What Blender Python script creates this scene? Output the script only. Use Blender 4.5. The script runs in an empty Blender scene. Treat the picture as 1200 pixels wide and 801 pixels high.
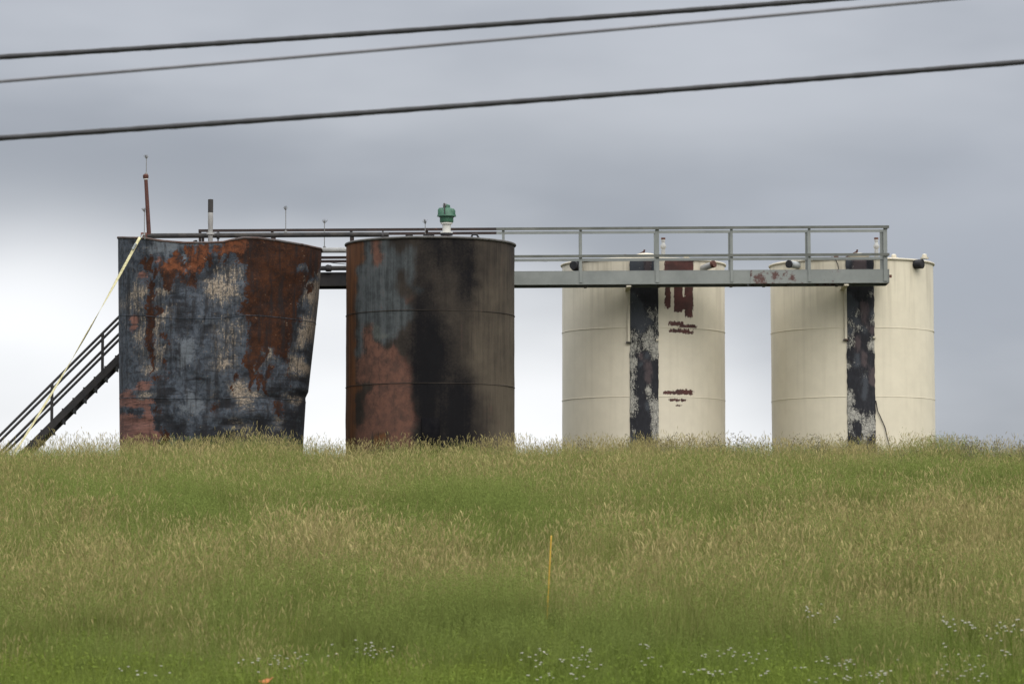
import bpy, math, random
import numpy as np
from mathutils import Vector, Matrix

random.seed(7)
RNG = np.random.default_rng(7)
R = math.radians
SC = bpy.context.scene
COL = SC.collection

# ------------------------------------------------------------------ camera
FPX, HOR = 4700.0, 740.0            # focal length in photo pixels, horizon row
PITCH = math.atan((HOR - 400.5) / FPX)
CAMZ = 1.7
cam_d = bpy.data.cameras.new('camera')
cam_d.sensor_width = 36.0
cam_d.lens = FPX * 36.0 / 1200.0
cam_d.clip_start, cam_d.clip_end = 0.5, 9000
cam_d.dof.use_dof = True
cam_d.dof.focus_distance = 86.0
cam_d.dof.aperture_fstop = 4.5
cam = bpy.data.objects.new('camera', cam_d)
COL.objects.link(cam)
cam.location = (0, 0, CAMZ)
cam.rotation_euler = (math.pi / 2 + PITCH, 0, 0)
SC.camera = cam

# ------------------------------------------------------------------ sky, sun, exposure
SUN_EL, SUN_AZ = R(42), R(156)      # azimuth clockwise from +Y (the view direction)
SC.view_settings.view_transform = 'Standard'
SC.view_settings.look = 'None'
SC.view_settings.gamma = 1.0
SC.view_settings.exposure = 0.70
SC.view_settings.use_curve_mapping = False
SC.render.engine = 'CYCLES'
SC.cycles.use_denoising = True
SC.cycles.use_adaptive_sampling = True
SC.cycles.adaptive_threshold = 0.015
SC.cycles.diffuse_bounces = 3
SC.cycles.transmission_bounces = 2
SC.cycles.max_bounces = 4
SC.cycles.use_light_tree = False
SC.cycles.transparent_max_bounces = 8


class NT:
    """small helper to write node trees"""
    def __init__(self, tree):
        self.t = tree
        self.n = tree.nodes
        self.n.clear()

    def __call__(self, kind, ins=None, **props):
        nd = self.n.new(kind)
        for k, v in props.items():
            setattr(nd, k, v)
        for k, v in (ins or {}).items():
            self.put(nd.inputs[k], v)
        return nd

    def put(self, sock, v):
        if isinstance(v, bpy.types.NodeSocket):
            self.t.links.new(v, sock)
        elif isinstance(v, bpy.types.Node):
            self.t.links.new(v.outputs[0], sock)
        else:
            if sock.type == 'RGBA' and len(v) == 3:
                v = (*v, 1)
            sock.default_value = v

    def m(self, op, a, b=None, c=None, clamp=False):
        nd = self.n.new('ShaderNodeMath')
        nd.operation = op
        nd.use_clamp = clamp
        for i, v in enumerate((a, b, c)):
            if v is not None:
                self.put(nd.inputs[i], v)
        return nd.outputs[0]

    def mix(self, f, a, b, blend='MIX'):
        nd = self.n.new('ShaderNodeMix')
        nd.data_type = 'RGBA'
        nd.blend_type = blend
        self.put(nd.inputs[0], f)
        self.put(nd.inputs[6], a)
        self.put(nd.inputs[7], b)
        return nd.outputs[2]

    def step(self, v, lo, hi):
        nd = self.n.new('ShaderNodeMapRange')
        nd.interpolation_type = 'SMOOTHSTEP'
        self.put(nd.inputs[0], v)
        self.put(nd.inputs[1], lo)
        self.put(nd.inputs[2], hi)
        return nd.outputs[0]

    def noise(self, vec, scale, detail=6, rough=0.6, dist=0.0):
        nd = self.n.new('ShaderNodeTexNoise')
        self.put(nd.inputs['Vector'], vec)
        nd.inputs['Scale'].default_value = scale
        nd.inputs['Detail'].default_value = detail
        nd.inputs['Roughness'].default_value = rough
        nd.inputs['Distortion'].default_value = dist
        return nd.outputs[0]

    def scaled(self, vec, s):
        nd = self.n.new('ShaderNodeVectorMath')
        nd.operation = 'MULTIPLY'
        self.put(nd.inputs[0], vec)
        nd.inputs[1].default_value = s
        return nd.outputs[0]

    def attr(self, name, kind='GEOMETRY'):
        nd = self.n.new('ShaderNodeAttribute')
        nd.attribute_name = name
        nd.attribute_type = kind
        return nd.outputs['Fac']


world = bpy.data.worlds.new('World')
SC.world = world
world.use_nodes = True
w = NT(world.node_tree)
tc = w('ShaderNodeTexCoord').outputs['Generated']
sx = w('ShaderNodeSeparateXYZ', {0: tc})
dx, dy, dz = sx.outputs
el = w.m('ARCSINE', dz)
az = w.m('ARCTAN2', dx, dy)
big = w.noise(w.scaled(tc, (6, 6, 15)), 1.0, 2, 0.45)
fine = w.noise(w.scaled(tc, (14, 14, 40)), 1.0, 3, 0.5)
# lower edge of the grey cloud deck: sags towards the right
edge = w.m('ADD', 0.091, w.m('MULTIPLY', w.step(az, 0.04, 0.125), -0.046))
edge = w.m('ADD', edge, w.m('MULTIPLY', w.m('SUBTRACT', big, 0.5), 0.085))
edge = w.m('ADD', edge, w.m('MULTIPLY', w.m('SUBTRACT', fine, 0.5), 0.02))
deck = w.step(w.m('SUBTRACT', el, edge), -0.050, 0.028)
low = w.mix(w.step(az, 0.03, 0.13), (0.645, 0.65, 0.665), (0.42, 0.435, 0.465))
grey = w.mix(w.step(w.m('ADD', w.m('MULTIPLY', big, 0.66), w.m('MULTIPLY', fine, 0.34)), 0.32, 0.68),
             (0.205, 0.218, 0.247), (0.335, 0.348, 0.380))
cloud = w.mix(deck, low, grey)


def bank(a0, e0, sa, se):
    """soft cloud bank around one direction of the sky, its outline broken by noise"""
    wa = w.m('ADD', w.m('SUBTRACT', az, a0), w.m('MULTIPLY', w.m('SUBTRACT', fine, 0.5), sa * 1.2))
    we = w.m('ADD', w.m('SUBTRACT', el, e0), w.m('MULTIPLY', w.m('SUBTRACT', big, 0.5), se * 1.6))
    q = w.m('ADD', w.m('POWER', w.m('ABSOLUTE', w.m('DIVIDE', wa, sa)), 2.0), w.m('POWER', w.m('ABSOLUTE', w.m('DIVIDE', we, se)), 2.0))
    return w.m('EXPONENT', w.m('MULTIPLY', q, -1.0))


cloud = w.mix(w.m('MULTIPLY', bank(-0.095, 0.116, 0.06, 0.014), 0.7), cloud, (0.190, 0.203, 0.232))
cloud = w.mix(w.m('MULTIPLY', bank(0.125, 0.092, 0.05, 0.032), 0.65), cloud, (0.205, 0.222, 0.262))
cloud = w.mix(w.m('MULTIPLY', bank(0.01, 0.128, 0.07, 0.016), 0.30), cloud, (0.40, 0.41, 0.435))
cloud = w.mix(w.m('MULTIPLY', bank(-0.125, 0.078, 0.04, 0.020), 0.8), cloud, (0.66, 0.665, 0.68))
# overcast luminance climbs towards the zenith
cloud = w.mix(w.step(el, 0.16, 1.0), cloud, (1.6, 1.62, 1.68))
sky = w('ShaderNodeTexSky', sky_type='NISHITA', sun_disc=False)
sky.sun_elevation = SUN_EL
sky.sun_rotation = SUN_AZ
skyc = w.mix(1.0, sky.outputs[0], (0.08, 0.08, 0.08), 'MULTIPLY')
col = w.mix(0.94, skyc, cloud)
bg = w('ShaderNodeBackground', {'Color': col, 'Strength': 1.0})
w('ShaderNodeOutputWorld', {'Surface': bg})

sun_d = bpy.data.lights.new('sun', 'SUN')
sun_d.energy = 1.25
sun_d.angle = R(55)
sun_d.color = (1.0, 0.95, 0.87)
sun = bpy.data.objects.new('sun', sun_d)
COL.objects.link(sun)
sdir = Vector((math.sin(SUN_AZ) * math.cos(SUN_EL), math.cos(SUN_AZ) * math.cos(SUN_EL), math.sin(SUN_EL)))
sun.rotation_euler = sdir.to_track_quat('Z', 'Y').to_euler()
sun.location = (20, -20, 60)

# ------------------------------------------------------------------ helpers


def at(px, py, Y):
    """world point at depth Y that the photo shows at pixel (px, py)"""
    X, U = (px - 600) / FPX, (400.5 - py) / FPX
    d = Vector((X, math.cos(PITCH) - U * math.sin(PITCH), math.sin(PITCH) + U * math.cos(PITCH)))
    return Vector((0, 0, CAMZ)) + d * (Y / d.y)


def wx(px, Y):
    return (px - 600) / FPX * Y


def wz(row, Y):
    return CAMZ + (HOR - row) / FPX * Y


def vnoise(x, y, seed=0):
    """2D value noise, numpy, range 0..1"""
    def h(i, j):
        n = (i * 374761393 + j * 668265263 + seed * 974634777) & 0xffffffff
        n = ((n ^ (n >> 13)) * 1274126177) & 0xffffffff
        return ((n ^ (n >> 16)) & 0xffff) / 65535.0
    x = np.asarray(x, float); y = np.asarray(y, float)
    xi = np.floor(x).astype(np.int64); yi = np.floor(y).astype(np.int64)
    fx = x - xi; fy = y - yi
    fx = fx * fx * (3 - 2 * fx); fy = fy * fy * (3 - 2 * fy)
    a, b, c, d = h(xi, yi), h(xi + 1, yi), h(xi, yi + 1), h(xi + 1, yi + 1)
    return (a * (1 - fx) + b * fx) * (1 - fy) + (c * (1 - fx) + d * fx) * fy


def fbm(x, y, seed=0, octs=4):
    s, amp, tot = 0, 1.0, 0
    for o in range(octs):
        s = s + amp * vnoise(np.asarray(x) * 2 ** o, np.asarray(y) * 2 ** o, seed + o)
        tot += amp
        amp *= 0.5
    return s / tot


def tag(o, label=None, cat=None, group=None, kind=None):
    for k, v in (('label', label), ('category', cat), ('group', group), ('kind', kind)):
        if v:
            o[k] = v
    return o


def thing(name, loc, label, cat, group=None):
    o = bpy.data.objects.new(name, None)
    o.empty_display_size = 0.2
    COL.objects.link(o)
    o.location = loc
    return tag(o, label, cat, group)


def root_loc(o):
    v = Vector((0, 0, 0))
    while o is not None:
        v += o.location
        o = o.parent
    return v


class MB:
    """collects shapes in world coordinates and links them as ONE mesh object"""
    def __init__(self):
        self.v, self.f = [], []

    def add(self, vs, fs):
        n = len(self.v)
        self.v += [tuple(p) for p in vs]
        self.f += [tuple(i + n for i in f) for f in fs]
        return self

    def box(self, lo, hi):
        (a, b, c), (d, e, f) = lo, hi
        return self.add([(a, b, c), (d, b, c), (d, e, c), (a, e, c), (a, b, f), (d, b, f), (d, e, f), (a, e, f)],
                        [(3, 2, 1, 0), (4, 5, 6, 7), (0, 1, 5, 4), (1, 2, 6, 5), (2, 3, 7, 6), (3, 0, 4, 7)])

    def bar(self, p, q, wd, ht, up=(0, 0, 1)):
        """rectangular bar from p to q"""
        p, q = Vector(p), Vector(q)
        d = (q - p).normalized()
        s = d.cross(Vector(up))
        if s.length < 1e-4:
            s = d.cross(Vector((0, 1, 0)))
        s.normalize()
        u = s.cross(d).normalized()
        vs = []
        for c in (p, q):
            for a, b in ((-1, -1), (1, -1), (1, 1), (-1, 1)):
                vs.append(c + s * (a * wd / 2) + u * (b * ht / 2))
        return self.add(vs, [(0, 1, 2, 3)[::-1], (4, 5, 6, 7), (0, 1, 5, 4), (1, 2, 6, 5), (2, 3, 7, 6), (3, 0, 4, 7)])

    def tube(self, pts, rad, n=12, cap=True):
        pts = [Vector(p) for p in pts]
        rads = rad if isinstance(rad, (list, tuple)) else [rad] * len(pts)
        vs, fs = [], []
        ref = None
        for i, p in enumerate(pts):
            d = (pts[min(i + 1, len(pts) - 1)] - pts[max(i - 1, 0)]).normalized()
            if ref is None:
                ref = Vector((0, 0, 1)) if abs(d.z) < 0.9 else Vector((0, 1, 0))
            s = d.cross(ref).normalized()
            u = s.cross(d).normalized()
            ref = u
            for k in range(n):
                a = 2 * math.pi * k / n
                vs.append(p + (s * math.cos(a) + u * math.sin(a)) * rads[i])
        for i in range(len(pts) - 1):
            for k in range(n):
                a, b = i * n + k, i * n + (k + 1) % n
                fs.append((a, b, b + n, a + n))
        if cap:
            fs.append(tuple(range(n))[::-1])
            fs.append(tuple(range((len(pts) - 1) * n, len(pts) * n)))
        return self.add(vs, fs)

    def lathe(self, c, prof, n=24, axis=(0, 0, 1)):
        """profile = (radius, distance along axis)"""
        ax = Vector(axis).normalized()
        s = ax.cross(Vector((0, 1, 0)) if abs(ax.y) < 0.9 else Vector((1, 0, 0))).normalized()
        u = ax.cross(s)
        c = Vector(c)
        vs, fs = [], []
        for r, h in prof:
            for k in range(n):
                a = 2 * math.pi * k / n
                vs.append(c + ax * h + (s * math.cos(a) + u * math.sin(a)) * r)
        for i in range(len(prof) - 1):
            for k in range(n):
                a, b = i * n + k, i * n + (k + 1) % n
                fs.append((a, b, b + n, a + n))
        fs.append(tuple(range(n))[::-1])
        fs.append(tuple(range((len(prof) - 1) * n, len(prof) * n)))
        return self.add(vs, fs)

    def build(self, name, mat, parent=None, smooth=False, bevel=0.0):
        off = root_loc(parent)
        me = bpy.data.meshes.new(name)
        me.from_pydata([(x - off.x, y - off.y, z - off.z) for x, y, z in self.v], [], self.f)
        me.materials.append(mat)
        if smooth:
            me.polygons.foreach_set('use_smooth', [True] * len(me.polygons))
            me.set_sharp_from_angle(angle=R(40))
        me.update()
        o = bpy.data.objects.new(name, me)
        COL.objects.link(o)
        o.parent = parent
        if bevel:
            b = o.modifiers.new('bevel', 'BEVEL')
            b.width = bevel
            b.segments = 2
            b.limit_method = 'ANGLE'
        return o


def grid_mesh(name, P, mat, parent=None, wrap=False, attrs=None, smooth=True):
    """P: (rows, cols, 3) world points -> one mesh with float attributes"""
    nr, nc = P.shape[:2]
    off = np.array(root_loc(parent))
    V = (P.reshape(-1, 3) - off).astype(np.float32)
    i = np.arange(nr - 1)[:, None]
    j = np.arange(nc if wrap else nc - 1)[None, :]
    jn = (j + 1) % nc
    F = np.stack([i * nc + j, i * nc + jn, (i + 1) * nc + jn, (i + 1) * nc + j], -1).reshape(-1, 4)
    me = bpy.data.meshes.new(name)
    me.vertices.add(len(V))
    me.vertices.foreach_set('co', V.ravel())
    me.loops.add(F.size)
    me.loops.foreach_set('vertex_index', F.ravel().astype(np.int32))
    me.polygons.add(len(F))
    me.polygons.foreach_set('loop_start', (np.arange(len(F)) * 4).astype(np.int32))
    me.update(calc_edges=True)
    me.validate()
    if smooth:
        me.polygons.foreach_set('use_smooth', np.ones(len(me.polygons), bool))
    for k, a in (attrs or {}).items():
        at_ = me.attributes.new(k, 'FLOAT', 'POINT')
        at_.data.foreach_set('value', np.asarray(a, np.float32).ravel())
    me.materials.append(mat)
    o = bpy.data.objects.new(name, me)
    COL.objects.link(o)
    o.parent = parent
    return o


def sample(grid, chars, c, r, warp=0.45, seed=3, drip=0.0, blur=0):
    """smooth 0..1 field of where a paint map shows one of the given kinds"""
    A = np.array([[chars.get(ch, 0.0) for ch in row] for row in grid], float)
    for _ in range(blur):
        B = np.pad(A, ((2, 2), (1, 1)), 'edge')
        A = (B[0:-4] + B[1:-3] + B[2:-2] + B[3:-1] + B[4:]) / 5
        A = 0.2 * A[:, :-2] + 0.6 * A[:, 1:-1] + 0.2 * A[:, 2:]
    c = c + (fbm(c * 0.9, r * 0.9, seed) - 0.5) * 2 * warp
    r = r + (fbm(c * 0.9 + 40, r * 0.9 + 17, seed + 9) - 0.5) * 2 * warp
    if drip:
        r = r - drip * np.clip(fbm(c * 2.6, r * 0.06 + 5, seed + 23, 2) * 2.2 - 0.9, 0, 1) ** 1.5
    c = np.clip(c - 0.5, 0, A.shape[1] - 1.001)
    r = np.clip(r - 0.5, 0, A.shape[0] - 1.001)
    ci, ri = np.floor(c).astype(int), np.floor(r).astype(int)
    fc, fr = c - ci, r - ri
    return ((A[ri, ci] * (1 - fc) + A[ri, ci + 1] * fc) * (1 - fr)
            + (A[ri + 1, ci] * (1 - fc) + A[ri + 1, ci + 1] * fc) * fr)


def mat_new(name):
    m = bpy.data.materials.new(name)
    m.use_nodes = True
    return m, NT(m.node_tree)


def finish(t, color, rough=0.6, metal=0.0, bump=None, bstr=0.3, bdist=0.02, spec=0.4):
    b = t('ShaderNodeBsdfPrincipled', {'Base Color': color, 'Roughness': rough, 'Metallic': metal,
                                       'Specular IOR Level': spec})
    if bump is not None:
        bn = t('ShaderNodeBump', {'Height': bump, 'Strength': bstr, 'Distance': bdist})
        t.put(b.inputs['Normal'], bn.outputs[0])
    t('ShaderNodeOutputMaterial', {'Surface': b})


def worn(name, c1, c2, spots=None, amount=0.0, rough=0.6, scale=3.0, metal=0.0, spec=0.4):
    """painted or bare metal with blotchy colour and optional rust spots"""
    m, t = mat_new(name)
    co = t('ShaderNodeTexCoord').outputs['Object']
    n1 = t.noise(co, scale, 6, 0.65)
    n2 = t.noise(t.scaled(co, (1, 1, 1)), scale * 4.3, 6, 0.7)
    c = t.mix(t.step(n1, 0.3, 0.7), c1, c2)
    if spots:
        k = t.m('ADD', t.m('MULTIPLY', n1, 0.55), t.m('MULTIPLY', n2, 0.45))
        c = t.mix(t.step(k, 0.66 - amount, 0.72 - amount), c, spots)
    finish(t, c, t.m('ADD', rough, t.m('MULTIPLY', t.m('SUBTRACT', n2, 0.5), 0.25)), metal, n2, 0.25, 0.01, spec)
    return m


# ------------------------------------------------------------------ materials
M = {}
M['dark_steel'] = worn('dark_steel', (0.016, 0.016, 0.018), (0.034, 0.030, 0.028), (0.06, 0.03, 0.018), 0.06, 0.7)
M['scorched_rail'] = worn('scorched_rail', (0.022, 0.016, 0.015), (0.040, 0.024, 0.020), (0.085, 0.04, 0.025), 0.08, 0.75)
M['grey_paint'] = worn('grey_paint', (0.165, 0.178, 0.168), (0.215, 0.228, 0.215), (0.07, 0.035, 0.03), 0.0, 0.6, 1.6)
M['grey_paint_rust'] = worn('grey_paint_rust', (0.165, 0.178, 0.168), (0.215, 0.228, 0.215), (0.085, 0.042, 0.037), 0.125, 0.65, 1.3)
M['rail_grey'] = worn('rail_grey', (0.075, 0.080, 0.070), (0.125, 0.130, 0.115), (0.06, 0.03, 0.025), 0.05, 0.55, 2.0)
M['rust_pipe'] = worn('rust_pipe', (0.055, 0.022, 0.018), (0.10, 0.04, 0.03), (0.035, 0.02, 0.018), 0.1, 0.85, 5.0)
M['soot_pipe'] = worn('soot_pipe', (0.02, 0.02, 0.021), (0.05, 0.045, 0.04), (0.10, 0.05, 0.03), 0.05, 0.8, 4.0)
M['pale_pipe'] = worn('pale_pipe', (0.26, 0.26, 0.25), (0.40, 0.40, 0.38), (0.16, 0.09, 0.06), 0.04, 0.6, 3.0)
M['galv'] = worn('galv', (0.24, 0.26, 0.26), (0.36, 0.38, 0.38), (0.12, 0.06, 0.04), 0.02, 0.5, 4.0)
M['green_paint'] = worn('green_paint', (0.020, 0.078, 0.045), (0.045, 0.130, 0.078), (0.03, 0.05, 0.035), 0.04, 0.5, 6.0)
M['black'] = worn('black', (0.010, 0.010, 0.012), (0.022, 0.021, 0.023), (0.05, 0.035, 0.03), 0.02, 0.75, 6.0)
M['wire_grey'] = worn('wire_grey', (0.13, 0.13, 0.125), (0.22, 0.22, 0.21), None, 0, 0.5, 12.0)
M['cable_black'] = worn('cable_black', (0.018, 0.018, 0.020), (0.032, 0.032, 0.034), None, 0, 0.6, 4.0)
M['cable_grey'] = worn('cable_grey', (0.11, 0.11, 0.12), (0.15, 0.15, 0.16), None, 0, 0.6, 4.0)
M['rust_mouth'] = worn('rust_mouth', (0.07, 0.028, 0.02), (0.12, 0.05, 0.035), None, 0, 0.9, 8.0)
M['white_pvc'] = worn('white_pvc', (0.50, 0.50, 0.46), (0.60, 0.59, 0.54), (0.22, 0.16, 0.11), 0.03, 0.55, 5.0)


def mat_crushed():
    m, t = mat_new('burnt_crushed_paint')
    co = t('ShaderNodeTexCoord').outputs['Object']
    big = t.noise(co, 1.6, 7, 0.62)
    mid = t.noise(co, 8.5, 10, 0.72, 0.5)
    fin = t.noise(co, 26.0, 8, 0.7)
    hor = t.noise(t.scaled(co, (1.2, 1.2, 9.0)), 1.0, 7, 0.65, 0.3)
    ver = t.noise(t.scaled(co, (9.0, 9.0, 0.8)), 1.0, 6, 0.65)
    hf = t.noise(t.scaled(co, (5.5, 5.5, 24.0)), 1.0, 8, 0.74, 0.8)
    vf = t.noise(t.scaled(co, (26.0, 26.0, 3.2)), 1.0, 7, 0.7, 0.3)
    sc_ = t.mix(t.step(t.attr('low'), 0.25, 0.65), vf, hf)
    a = {k: t.attr(k) for k in ('rust', 'orange', 'pale', 'dark', 'light', 'salmon')}

    def lay(field, amp_mid, amp_fin, lo, hi, src=None):
        v = t.m('ADD', field, t.m('MULTIPLY', t.m('SUBTRACT', src or mid, 0.5), amp_mid * 1.9))
        v = t.m('ADD', v, t.m('MULTIPLY', t.m('SUBTRACT', fin, 0.5), amp_fin * 2.4))
        return t.step(v, lo, hi)
    c = t.mix(t.step(mid, 0.36, 0.64), (0.024, 0.029, 0.037), (0.070, 0.082, 0.100))
    c = t.mix(t.m('MULTIPLY', lay(a['light'], 0.8, 0.5, 0.2, 0.95), 0.85), c, (0.130, 0.145, 0.162))
    c = t.mix(t.m('MULTIPLY', lay(a['dark'], 1.1, 0.6, 0.15, 0.85, hor), 0.88), c, (0.013, 0.0135, 0.016))
    # soft chalky bloom, then crisp specks of the burnt-through base coat
    tanc = t.mix(t.step(fin, 0.38, 0.62), (0.135, 0.108, 0.082), (0.34, 0.28, 0.215))
    c = t.mix(t.m('MULTIPLY', lay(a['pale'], 1.1, 0.5, 0.05, 1.2, sc_), 0.70), c, (0.140, 0.120, 0.098))
    c = t.mix(t.m('MULTIPLY', lay(a['pale'], 1.7, 0.8, 0.55, 1.0, sc_), 0.9), c, tanc)
    sal = t.mix(t.step(hor, 0.36, 0.64), (0.085, 0.044, 0.036), (0.215, 0.105, 0.080))
    c = t.mix(t.m('MULTIPLY', lay(a['salmon'], 1.0, 0.6, 0.40, 0.72, hor), 0.9), c, sal)
    rustc = t.mix(t.step(t.m('ADD', t.m('MULTIPLY', big, 0.5), t.m('MULTIPLY', mid, 0.5)), 0.40, 0.60),
                  (0.016, 0.008, 0.006), (0.050, 0.019, 0.009))
    rustc = t.mix(t.m('MULTIPLY', t.step(fin, 0.52, 0.62), 0.4), rustc, (0.10, 0.038, 0.015))
    rustc = t.mix(t.m('MULTIPLY', t.step(ver, 0.45, 0.62), 0.55), rustc, (0.024, 0.011, 0.008))
    rustc = t.mix(t.m('MULTIPLY', lay(a['orange'], 1.1, 0.6, 0.35, 0.95), 0.95), rustc,
                  t.mix(t.step(mid, 0.38, 0.6), (0.055, 0.022, 0.012), (0.135, 0.046, 0.020)))
    c = t.mix(lay(a['rust'], 1.25, 0.75, 0.38, 0.60), c, rustc)
    # soot runs and cinder-black horizontal scorch lines over everything
    c = t.mix(t.m('MULTIPLY', t.step(ver, 0.50, 0.64), 0.62), c, (0.015, 0.0135, 0.014))
    c = t.mix(t.m('MULTIPLY', t.step(hf, 0.52, 0.64), 0.5), c, (0.016, 0.0155, 0.017))
    c = t.mix(t.m('MULTIPLY', t.step(hor, 0.57, 0.66), t.m('MULTIPLY', t.step(t.attr('low'), 0.15, 0.6), 0.75)), c, (0.012, 0.012, 0.014))
    # last flakes of paint on the rust
    c = t.mix(t.m('MULTIPLY', t.step(mid, 0.64, 0.67), t.step(fin, 0.48, 0.55)), c, (0.27, 0.225, 0.165))
    h = t.m('ADD', t.m('MULTIPLY', mid, 0.6), t.m('MULTIPLY', fin, 0.4))
    finish(t, c, 0.85, 0.0, h, 0.6, 0.02, 0.15)
    return m


def mat_sooty():
    m, t = mat_new('sooty_shell')
    co = t('ShaderNodeTexCoord').outputs['Object']
    mid = t.noise(co, 5.0, 8, 0.66, 0.3)
    fin = t.noise(co, 24.0, 8, 0.7)
    ver = t.noise(t.scaled(co, (11.0, 11.0, 0.55)), 1.0, 7, 0.66)
    ver2 = t.noise(t.scaled(co, (34.0, 34.0, 1.1)), 1.0, 5, 0.6)
    a = {k: t.attr(k) for k in ('orange', 'grey', 'soot', 'tan', 'salmon', 'light')}

    def lay(field, src, amp, amp_fin, lo, hi):
        v = t.m('ADD', field, t.m('MULTIPLY', t.m('SUBTRACT', src, 0.5), amp * 1.9))
        v = t.m('ADD', v, t.m('MULTIPLY', t.m('SUBTRACT', fin, 0.5), amp_fin * 2.2))
        return t.step(v, lo, hi)
    big = t.noise(co, 1.7, 5, 0.55)
    soft = t.m('ADD', t.m('MULTIPLY', ver, 0.5), t.m('MULTIPLY', big, 0.5))
    c = t.mix(t.step(soft, 0.36, 0.64), (0.022, 0.018, 0.015), (0.042, 0.034, 0.027))
    c = t.mix(lay(a['tan'], soft, 0.7, 0.12, -0.05, 1.2), c, (0.112, 0.092, 0.066))
    c = t.mix(t.m('MULTIPLY', t.step(ver2, 0.50, 0.68), 0.28), c, (0.024, 0.020, 0.017))
    gm = t.m('ADD', t.m('MULTIPLY', mid, 0.4), t.m('MULTIPLY', ver, 0.6))
    c = t.mix(t.m('MULTIPLY', lay(a['grey'], gm, 1.1, 0.35, 0.10, 1.0), 0.95), c,
              t.mix(t.step(gm, 0.38, 0.62), (0.034, 0.039, 0.041), (0.080, 0.089, 0.092)))
    c = t.mix(t.m('MULTIPLY', lay(a['light'], mid, 0.8, 0.4, 0.3, 1.2), 0.45), c, (0.120, 0.128, 0.108))
    c = t.mix(t.m('MULTIPLY', lay(a['salmon'], gm, 1.5, 0.7, 0.15, 1.0), 0.93), c,
              t.mix(t.step(mid, 0.36, 0.64), (0.078, 0.043, 0.033), (0.140, 0.067, 0.047)))
    c = t.mix(t.m('MULTIPLY', lay(a['orange'], gm, 0.9, 0.4, 0.35, 0.95), 0.92), c,
              t.mix(t.step(ver, 0.38, 0.62), (0.062, 0.028, 0.014), (0.125, 0.053, 0.022)))
    sm_ = t.m('ADD', t.m('MULTIPLY', mid, 0.4), t.m('MULTIPLY', ver, 0.6))
    c = t.mix(t.m('MULTIPLY', lay(a['soot'], sm_, 0.9, 0.45, 0.02, 0.95), 0.98), c, (0.0026, 0.0025, 0.0036))
    c = t.mix(t.m('MULTIPLY', t.step(fin, 0.68, 0.72), 0.25), c, (0.10, 0.085, 0.07))
    finish(t, c, 0.75, 0.0, t.m('ADD', mid, t.m('MULTIPLY', fin, 0.5)), 0.2, 0.01, 0.15)
    return m


def mat_cream(name, warm):
    m, t = mat_new(name)
    co = t('ShaderNodeTexCoord').outputs['Object']
    mid = t.noise(co, 3.2, 7, 0.62)
    fin = t.noise(co, 34.0, 7, 0.7)
    ver = t.noise(t.scaled(co, (7.0, 7.0, 0.35)), 1.0, 6, 0.62)
    peel = t.attr('peel')
    base = (0.645 * warm, 0.590 * warm, 0.468)
    hz = t('ShaderNodeSeparateXYZ', {0: co}).outputs[2]
    topz = t.step(hz, 3.3, 4.95)
    c = t.mix(t.step(mid, 0.25, 0.75), tuple(0.92 * k for k in base), base)
    c = t.mix(t.m('MULTIPLY', t.step(ver, 0.46, 0.70), t.m('ADD', 0.12, t.m('MULTIPLY', topz, 0.32))), c, (0.30, 0.26, 0.19))
    c = t.mix(t.m('MULTIPLY', t.step(fin, 0.72, 0.76), 0.15), c, (0.22, 0.15, 0.10))
    jag = t.noise(t.scaled(co, (26.0, 26.0, 7.0)), 1.0, 6, 0.7)
    pm = t.step(t.m('ADD', peel, t.m('ADD', t.m('MULTIPLY', t.m('SUBTRACT', jag, 0.5), 1.7),
                                     t.m('MULTIPLY', t.m('SUBTRACT', fin, 0.5), 1.0))), 0.45, 0.53)
    c = t.mix(pm, c, t.mix(t.step(mid, 0.35, 0.65), (0.048, 0.018, 0.014), (0.088, 0.027, 0.022)))
    h = t.m('ADD', t.m('MULTIPLY', mid, 0.5), t.m('MULTIPLY', pm, -0.4))
    finish(t, c, 0.5, 0.0, h, 0.15, 0.01, 0.4)
    return m


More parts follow.
